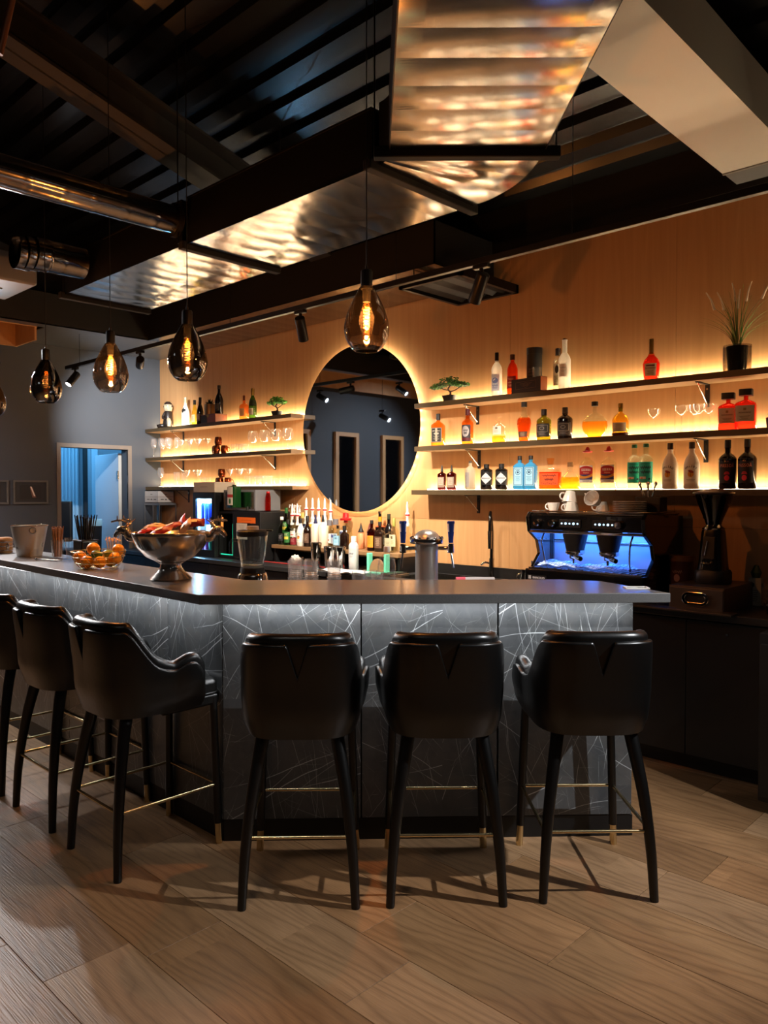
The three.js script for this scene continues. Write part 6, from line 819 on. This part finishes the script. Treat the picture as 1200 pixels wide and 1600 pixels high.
{
  const g = G.riser, cl = { y1: 0.6, y2: 0.74, nr: 0.013 };
  const back = [[-5.88, 'clear', Q.clear], [-5.79, 'frosted', Q.frost]];
  pumped('clear syrup bottle with a white pump, leftmost on the riser', [-5.69, RY, 0.09], { w: 0.066, h: 0.29, ...cl, liq: Q.pale, cap: [M.white, 0.02, 0.015], lab: [LB.white, 0.12, 0.5, 0.9] }, g);
  pumped('clear syrup bottle with a white pump, second on the riser', [-5.608, RY, 0.09], { w: 0.066, h: 0.285, ...cl, liq: Q.pale, cap: [M.white, 0.02, 0.015], lab: [LB.campari, 0.12, 0.5, 0.9] }, g);
  bottle('spirit_bottle', 'clear bottle with a black label and white cap at the riser left end', [-5.645, RY, 0.275], { w: 0.066, h: 0.26, ...cl, liq: Q.clear, cap: [M.white, 0.03, 0.015], lab: [labelTex('#1c1c20', (x, w) => lines(x, w, 40, 5, '#c8c8c8', 16)), 0.14, 0.4, 0.9] }, g);
  bottle('spirit_bottle', 'tall clear bottle with a pale gold top', [-5.455, RY, 0.185], { w: 0.062, h: 0.3, ...cl, liq: Q.tealGlass, cap: [std(0xc8b060, 0.4), 0.05, 0.015], lab: [LB.teq, 0.14, 0.34, 0.9] }, g);
  bottle('lime_bottle', 'bright green bottle with a yellow and green label', [-5.557, RY, 0.275], { w: 0.074, h: 0.235, y1: 0.52, y2: 0.7, nr: 0.013, liq: liquid(0x86d68c), cap: [gBlack, 0.04, 0.015], lab: [LB.green, 0.1, 0.52, 1.0] }, g);
  bottle('spirit_bottle', 'dark green bottle with a yellow seal behind the lime bottle', [-5.69, RY, 0.185], { w: 0.078, h: 0.34, ...cl, liq: Q.greenDark, cap: [std(0x1f5a2a, 0.4), 0.05, 0.016], lab: [LB.green, 0.3, 0.62, 0.9] }, g);
  bottle('spirit_bottle', 'clear bottle over a dark red base label', [-5.468, RY, 0.275], { w: 0.072, h: 0.24, ...cl, liq: Q.clear, cap: [gBlack, 0.03, 0.015], labs: [[labelTex('#7a1420', (x, w) => lines(x, w, 30, 5, '#c89890', 16)), 0.04, 0.3, 1.2], [LB.white, 0.34, 0.56, 0.9]] }, g);
  bottle('liqueur_bottle', 'white liqueur bottle with a black pourer on the riser', [-5.375, RY, 0.275], { w: 0.074, h: 0.25, y1: 0.5, y2: 0.76, nr: 0.014, fill: 0, liq: Q.white, glass: Q.white, cap: [gBlack, 0.05, 0.014], lab: [LB.malibu, 0.14, 0.5, 0.9] }, g);
  bottle('cream_liqueur_bottle', 'dark brown bottle with a black pourer beside the white liqueur bottle', [-5.28, RY, 0.275], { w: 0.074, h: 0.275, y1: 0.5, y2: 0.7, nr: 0.013, liq: Q.brownDark, cap: [gBlack, 0.06, 0.014], lab: [LB.brown, 0.12, 0.44, 0.9] }, g);
  const hs = [[-5.61, 0.18, Q.clear], [-5.535, 0.18, Q.clear]];
  hs.forEach(([x, z, q], i) => flair(`clear juice bottle with a pour spout, ${i ? 'right' : 'left'} of two behind the lime bottle`, [x, RY, z], { w: 0.07, h: 0.19, ...cl, liq: q, cap: [M.white, 0.01, 0.018], lab: [LB.white, 0.2, 0.6, 0.9] }, g));
  [[-5.525, 'a navy band', std(0x1a2050, 0.5)], [-5.435, 'a yellow band', std(0xd8a01c, 0.5)], [-5.35, 'a plain band', M.white], [-5.265, 'a cream band', std(0xd8ccb0, 0.5)]].forEach(([x, s, m], i) => flair(`white juice bottle with a tall white pour spout and ${s}`, [x, RY, 0.08], { w: 0.078, h: 0.245, y1: 0.68, y2: 0.86, nr: 0.018, liq: std(0xd8d4cc, 0.4), fill: 0.99, cap: [M.white, 0.012, 0.019], labs: [[m, 0.62, 0.78, 3.14]] }, g));
  flair('white juice bottle with a lower pour spout at the right of the row', [-5.18, RY, 0.085], { w: 0.072, h: 0.23, ...cl, liq: Q.pale, cap: [M.white, 0.012, 0.018], lab: [LB.white, 0.2, 0.5, 0.9] }, g);
  for (const [i, x] of [-5.175, -5.075].entries()) { const t = bottle('milk_bottle', i ? 'opaque cream juice bottle, right of a pair in front of the pour spouts' : 'opaque cream juice bottle with a dark blue nozzle, left of a pair in front', [x, RY, 0.27], { w: 0.086, h: 0.225, y1: 0.8, y2: 0.93, nr: 0.02, liq: std(0xe0cdb8, 0.5), cap: [i ? M.white : std(0x1a2048, 0.4), 0.02, 0.018] }, g); part('nozzle', cyl(0.013, 0.006, 0.06, 0, 0.225), i ? M.black : std(0x1a2048, 0.4), t); }
  bottle('spirit_bottle', 'clear flip-top bottle with a grey round stopper, left of two', [-5.1, RY, 0.17], { w: 0.076, h: 0.24, ...cl, liq: Q.clear, cap: [std(0x6a6a70, 0.4), 0.05, 0.024], lab: [LB.white, 0.14, 0.5, 0.9] }, g);
  bottle('spirit_bottle', 'clear flip-top bottle with a grey round stopper, right of two', [-5.01, RY, 0.18], { w: 0.08, h: 0.25, ...cl, liq: Q.pale, cap: [std(0x6a6a70, 0.4), 0.05, 0.026], lab: [LB.campari, 0.14, 0.5, 0.9] }, g);
  const s = bottle('tequila_bottle', 'clear bottle with a red hat-shaped cap and blue label on the riser', [-4.99, RY, 0.075], { w: 0.1, h: 0.235, n: 4, y1: 0.66, y2: 0.82, nr: 0.018, liq: Q.pale, cap: [gRed, 0.02, 0.02], lab: [LB.campari, 0.2, 0.64, 0.7] }, g); part('red_hat', loft([[0, 0.235], [0.05, 0.237], [0.054, 0.255], [0.03, 0.26], [0.024, 0.3], [0, 0.31]], { seg: 24 }), gRed, s);
  bottle('spirit_bottle', 'dark squat bottle behind the steel shakers', [-4.80, RY, 0.27], { w: 0.08, h: 0.2, ...cl, liq: Q.brownDark, cap: [gBlack, 0.04, 0.016] }, g);
  bottle('gin_bottle', 'clear bottle with a blue label between the flip-tops and shakers', [-4.9, RY, 0.25], { w: 0.08, h: 0.2, n: 3, ...cl, liq: Q.tealGlass, cap: [M.steel, 0.03, 0.016], lab: [LB.bomb, 0.14, 0.56, 0.8] }, g);
  const c = [[-4.73, 'black'], [-4.625, 'dark red']];
  c.forEach(([x, n], i) => { const t = bottle('sauce_bottle', `peach sauce bottle with a pointed ${n} nozzle`, [x, RY, 0.14], { w: 0.066, h: 0.15, y1: 0.82, y2: 0.94, nr: 0.024, liq: std(0xd08a5c, 0.5), cap: [i ? std(0x5a1418, 0.4) : gBlack, 0.012, 0.026] }, g); part('nozzle', loft([[0.024, 0.15], [0.012, 0.18], [0.003, 0.222], [0, 0.222]], { seg: 16 }), i ? std(0x5a1418, 0.4) : M.black, t); });
  bottle('bitter_bottle', 'dark brown bottle with an amber label left of the orange-capped one', [-4.5, RY, 0.24], { w: 0.078, h: 0.255, ...cl, liq: Q.redDark, cap: [gBlack, 0.03, 0.015], lab: [LB.orange, 0.12, 0.5, 0.8] }, g);
  bottle('bitter_bottle', 'tall dark bottle with an orange and red neck sleeve', [-4.55, RY, 0.09], { w: 0.08, h: 0.325, ...cl, y2: 0.62, liq: Q.wineDark, cap: [M.steel, 0.02, 0.015], labs: [[std(0xf08a1c, 0.4), 0.72, 0.86, 3.14, 0.003], [std(0xe8481c, 0.4), 0.6, 0.72, 3.14, 0.004]] }, g);
  bottle('liqueur_bottle', 'dark square-shouldered bottle right of the amber-label bottle', [-4.405, RY, 0.24], { w: 0.08, h: 0.245, n: 4, ...cl, liq: Q.brownDark, cap: [gBlack, 0.035, 0.016], lab: [LB.brown, 0.12, 0.5, 0.8] }, g);
  bottle('wine_bottle', 'black green wine bottle with a long neck on the riser', [-4.45, RY, 0.085], { ...champ, w: 0.08, h: 0.305, liq: Q.wineDark, cap: [std(0x1c2a18, 0.4), 0.05, 0.0155] }, g);
  bottle('spirit_bottle', 'clear bottle with a cream hanging label, front right on the riser', [-4.27, RY, 0.26], { w: 0.086, h: 0.19, n: 3, y1: 0.7, y2: 0.84, nr: 0.016, liq: Q.pale, cap: [M.steel, 0.02, 0.018], lab: [labelTex('#a8a284', (x, w) => lines(x, w, 50, 4, '#5a5640', 18)), 0.08, 0.62, 0.6] }, g);
  bottle('spirit_bottle', 'pale bottle with an olive neck seal at the right of the riser', [-4.345, RY, 0.135], { w: 0.08, h: 0.275, ...cl, liq: Q.pale, cap: [std(0x8a8a3c, 0.5), 0.07, 0.014], lab: [LB.teq, 0.14, 0.5, 0.8] }, g);
  flair('tall bottle with a ringed white pour spout behind the left tap handle', [-4.24, RY, 0.085], { w: 0.07, h: 0.22, ...cl, liq: Q.pale, cap: [M.white, 0.012, 0.018] }, g);
}
{ // shakers, spray bottle, slicer, towel on the counter
  let p; const l = 'tall steel cocktail shaker tin standing before the riser';
  for (const [x, z, s] of [[-4.95, 0.46, 1.12], [-4.79, 0.46, 1], [-4.715, 0.515, 1], [-4.65, 0.45, 1], [-4.735, 0.385, 1]]) { const pos = [x, 0.9005, z], lab = s > 1 ? 'tallest steel shaker tin standing alone, left of the shaker group' : `steel cocktail shaker tin in the group of four, the ${({ '-4.79': 'leftmost', '-4.715': 'front', '-4.65': 'rightmost', '-4.735': 'rear' })[x]} one`; if (!p) { p = thing('shaker_tin', lab, 'shaker', pos, 0, 'single shaker tin'); part('tin_body', loft([[0, 0], [0.026, 0], [0.03, 0.01], [0.043, 0.195], [0.041, 0.195], [0.028, 0.012], [0, 0.01]], { seg: 32 }), M.chrome, p); part('rolled_rim', new THREE.TorusGeometry(0.0425, 0.0018, 6, 32).rotateX(Math.PI / 2).translate(0, 0.195, 0), M.chrome, p); p.scale.setScalar(s); } else { const c = dup(p, pos, 0, lab, 'steel shaker tins'); c.scale.setScalar(1); } }
  bottle('plastic_bottle', 'grey white plastic bottle with a printed side left of the turquoise rack', [-4.5, 0.9, 0.45], { w: 0.08, h: 0.29, y1: 0.74, y2: 0.84, nr: 0.018, liq: std(0xb8bab8, 0.45), cap: [M.white, 0.045, 0.021], lab: [labelTex('#b4b6b4', (x, w) => { scrib(x, w / 2, 60, 80, '#4a5058', 5); lines(x, w, 80, 3, '#6a7078'); }), 0.28, 0.66, 0.8] }, G.ctr);
  const s = thing('sponge_rack', 'turquoise plastic rack holding a round brown board on the counter', 'rack', [-4.27, 0.9005, 0.4]);
  part('base', rb(0.26, 0.014, 0.12, 0, 0.007, 0, 0.004), std(0x6ad0b0, 0.45), s); for (const x of [-0.095, 0.095]) part('post', rb(0.024, 0.15, 0.05, x, 0.085, 0, 0.006), std(0x6ad0b0, 0.45), s);
  const a = new THREE.Shape(); a.moveTo(-0.08, 0); a.absarc(0, 0, 0.08, Math.PI, 0, true); a.lineTo(-0.08, 0); part('round_board', new THREE.ExtrudeGeometry(a, { depth: 0.014, bevelEnabled: true, bevelSize: 0.002, bevelThickness: 0.002 }).scale(1, 1.25, 1).translate(0, 0.016, 0), std(0x8a6848, 0.6), s);
  solo('white_towel', grid(40, 20, (u, v) => [(u - 0.5) * 0.42, 0.012 + 0.012 * Math.sin(u * 9 + v * 3) * Math.sin(v * 5) + 0.008, (v - 0.5) * 0.22]), std(0xffffff, 0.95, 0, { side: 2, map: canvasTex(128, 128, (x, w, h) => { x.fillStyle = '#d6d4d2'; x.fillRect(0, 0, w, h); x.fillStyle = '#8aa8c8'; x.fillRect(0, 86, w, 6); x.fillRect(0, 100, w, 3); }) }), 'white towel with blue stripes spread on the counter behind the tumblers', 'towel', null, [-4.44, 0.905, 0.62]);
  const w = thing('napkin_ball', 'crumpled white paper ball in front of the riser', 'paper', [-5.33, 0.908, 0.37]); part('crumpled_paper', (() => { const g = new THREE.IcosahedronGeometry(0.042, 4), P = g.attributes.position; for (let i = 0; i < P.count; i++) { const k = 1 + 0.35 * noise.noise(P.getX(i) * 60, P.getY(i) * 60, P.getZ(i) * 60); P.setXYZ(i, P.getX(i) * k, P.getY(i) * k + 0.04, P.getZ(i) * k); } g.computeVertexNormals(); return g; })(), M.paper, w); 
  const d = thing('pink_cloth_roll', 'pink and white rolled cloth lying on the ledge right of the beer tower', 'cloth', [-2.53, 1.001, 1.42], Math.PI / 4); part('white_roll', at(cyl(0.024, 0.024, 0.17, 0, 0, 0, 16), 0.1, 0.062, 0, 0, 0, Math.PI / 2), std(0xc8ccd4, 0.9), d); part('pink_end', at(cyl(0.026, 0.025, 0.05, 0, 0, 0, 16), -0.06, 0.062, 0, 0, 0, Math.PI / 2), std(0xe0607a, 0.8), d); part('folded_pad', rb(0.22, 0.038, 0.07, 0.01, 0.019, 0, 0.01), M.white, d);
}
renderer.render(scene, camera);
